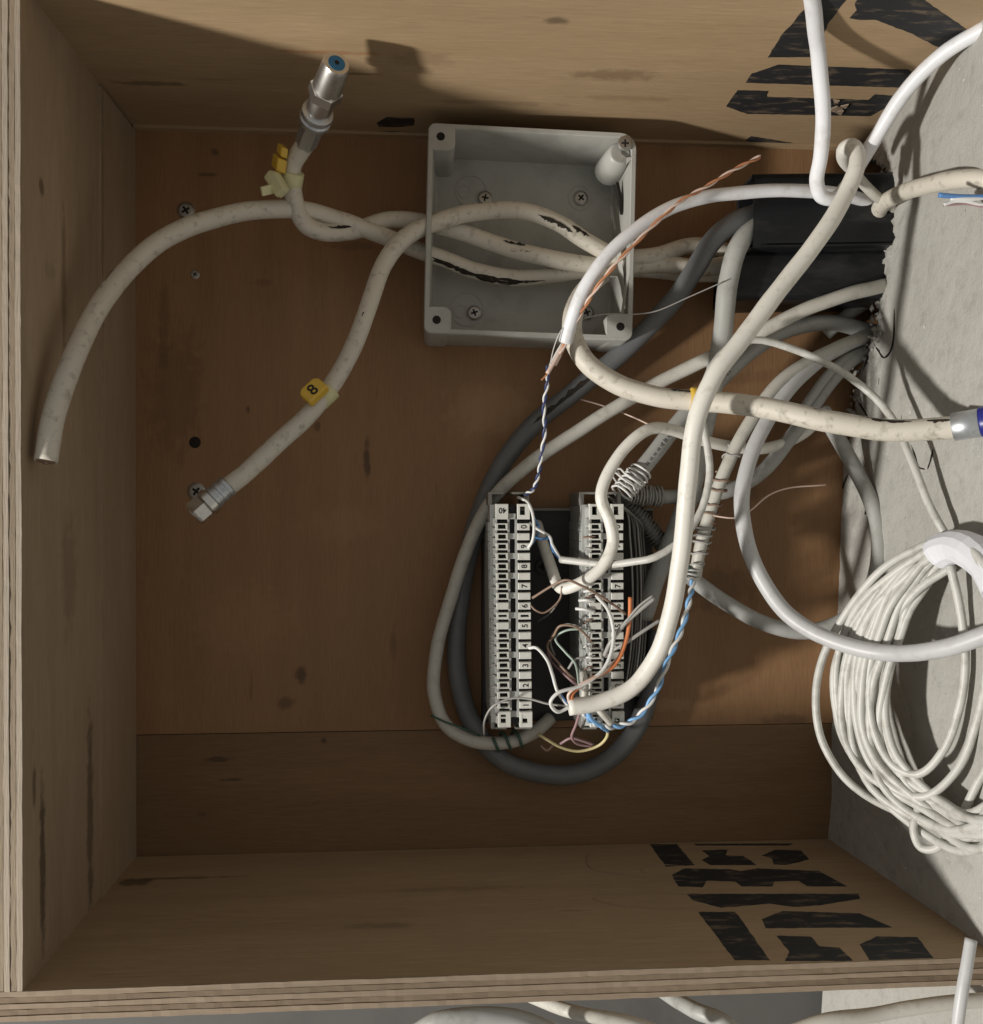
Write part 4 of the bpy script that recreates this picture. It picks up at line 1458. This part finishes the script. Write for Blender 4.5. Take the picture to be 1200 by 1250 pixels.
# ------------------------------------------------------------ wear on the wall and pencil lines on the wood
def scratch(pts, w, parent, mat, name):
    mb = MB()
    mb.tube(pts, w, 5, True, 3, rfun=lambda t: .35 + .65 * math.sin(math.pi * min(1, max(0, t))) + random.uniform(-.2, .3))
    return mb.build(name, mat, parent)


side = bpy.data.objects['side_wall']
for pts, w in (([(1091, 340), (1094, 352), (1092, 380), (1091, 410), (1088, 426), (1079, 437), (1072, 428), (1066, 419)], .45),
               ([(1102, 500), (1101, 515), (1103, 528)], .4), ([(1112, 542), (1117, 556), (1121, 570), (1129, 573)], .4), ([(1132, 573), (1136, 562), (1139, 548)], .4),
               ([(1060, 432), (1056, 448), (1051, 463)], .6), ([(1073, 462), (1073, 480)], .35), ([(1065, 460), (1063, 470), (1068, 476)], .35), ([(1046, 488), (1054, 500), (1060, 510)], .5),
               ([(1036, 578), (1030, 592), (1027, 604)], .5), ([(1088, 585), (1090, 596)], .5), ([(1059, 617), (1056, 628), (1060, 622)], .35)):
    scratch([onwall(x, y, -.05) for x, y in pts], w, side, M['hole'], 'wall_scratch')
wb = bpy.data.objects['bottom_panel']
for pts in ([(722, 1037), (716, 1050), (724, 1062), (760, 1068), (800, 1073), (832, 1075)], [(838, 1057), (800, 1056), (784, 1060), (786, 1066), (815, 1070)],
            [(845, 1092), (790, 1091), (740, 1093), (724, 1097), (740, 1103), (800, 1110), (850, 1108)]):
    scratch([onz(x, y, ZB + .02) for x, y in pts], .3, wb, M['w_brown'], 'pencil_line')

# torn splinters on the top panel and rubble in the broken edge of the hole
top = bpy.data.objects['top_panel']
mb = MB()
for poly in ([(1010, 133), (1022, 127), (1029, 131), (1026, 140), (1020, 136)], [(1017, 122), (1025, 121), (1022, 126), (1018, 125)], [(1026, 128), (1036, 125), (1032, 131)], [(1022, 134), (1030, 133), (1027, 139), (1024, 140)]):
    q = [onz(x, y, ZT - .3) for x, y in poly]
    for v in q:
        v.z -= random.uniform(0, 1.6)
    mb.prism(q, (0, 0, .5))
tag(mb.build('splinter', M['ply_light_h'], top), 'torn pale splinters in the black letter')
mb = MB()
for i in range(150):
    px, py = random.choice([(1046, 462), (1060, 425), (1042, 500), (1072, 380), (1070, 400), (1035, 545), (1050, 440), (1084, 215), (1092, 240), (1090, 275), (1080, 310), (1075, 350)])
    c = onwall(px + random.uniform(-9, 7), py + random.uniform(-18, 18), random.uniform(-2, 1.0))
    if -c.y < .8:
        continue
    r = random.uniform(.5, 1.9)
    vs = [c + Vector(d).normalized() * r * random.uniform(.5, 1.3) for d in ((1, 0, 0), (-1, 0, 0), (0, 1, 0), (0, -1, 0), (0, 0, 1), (0, 0, -1))]
    mb.add(vs, [(0, 2, 4), (2, 1, 4), (1, 3, 4), (3, 0, 4), (2, 0, 5), (1, 2, 5), (3, 1, 5), (0, 3, 5)])
tag(mb.build('plaster_crumbs', M['concrete'], side), 'crumbled plaster along the broken edge', kind='stuff')
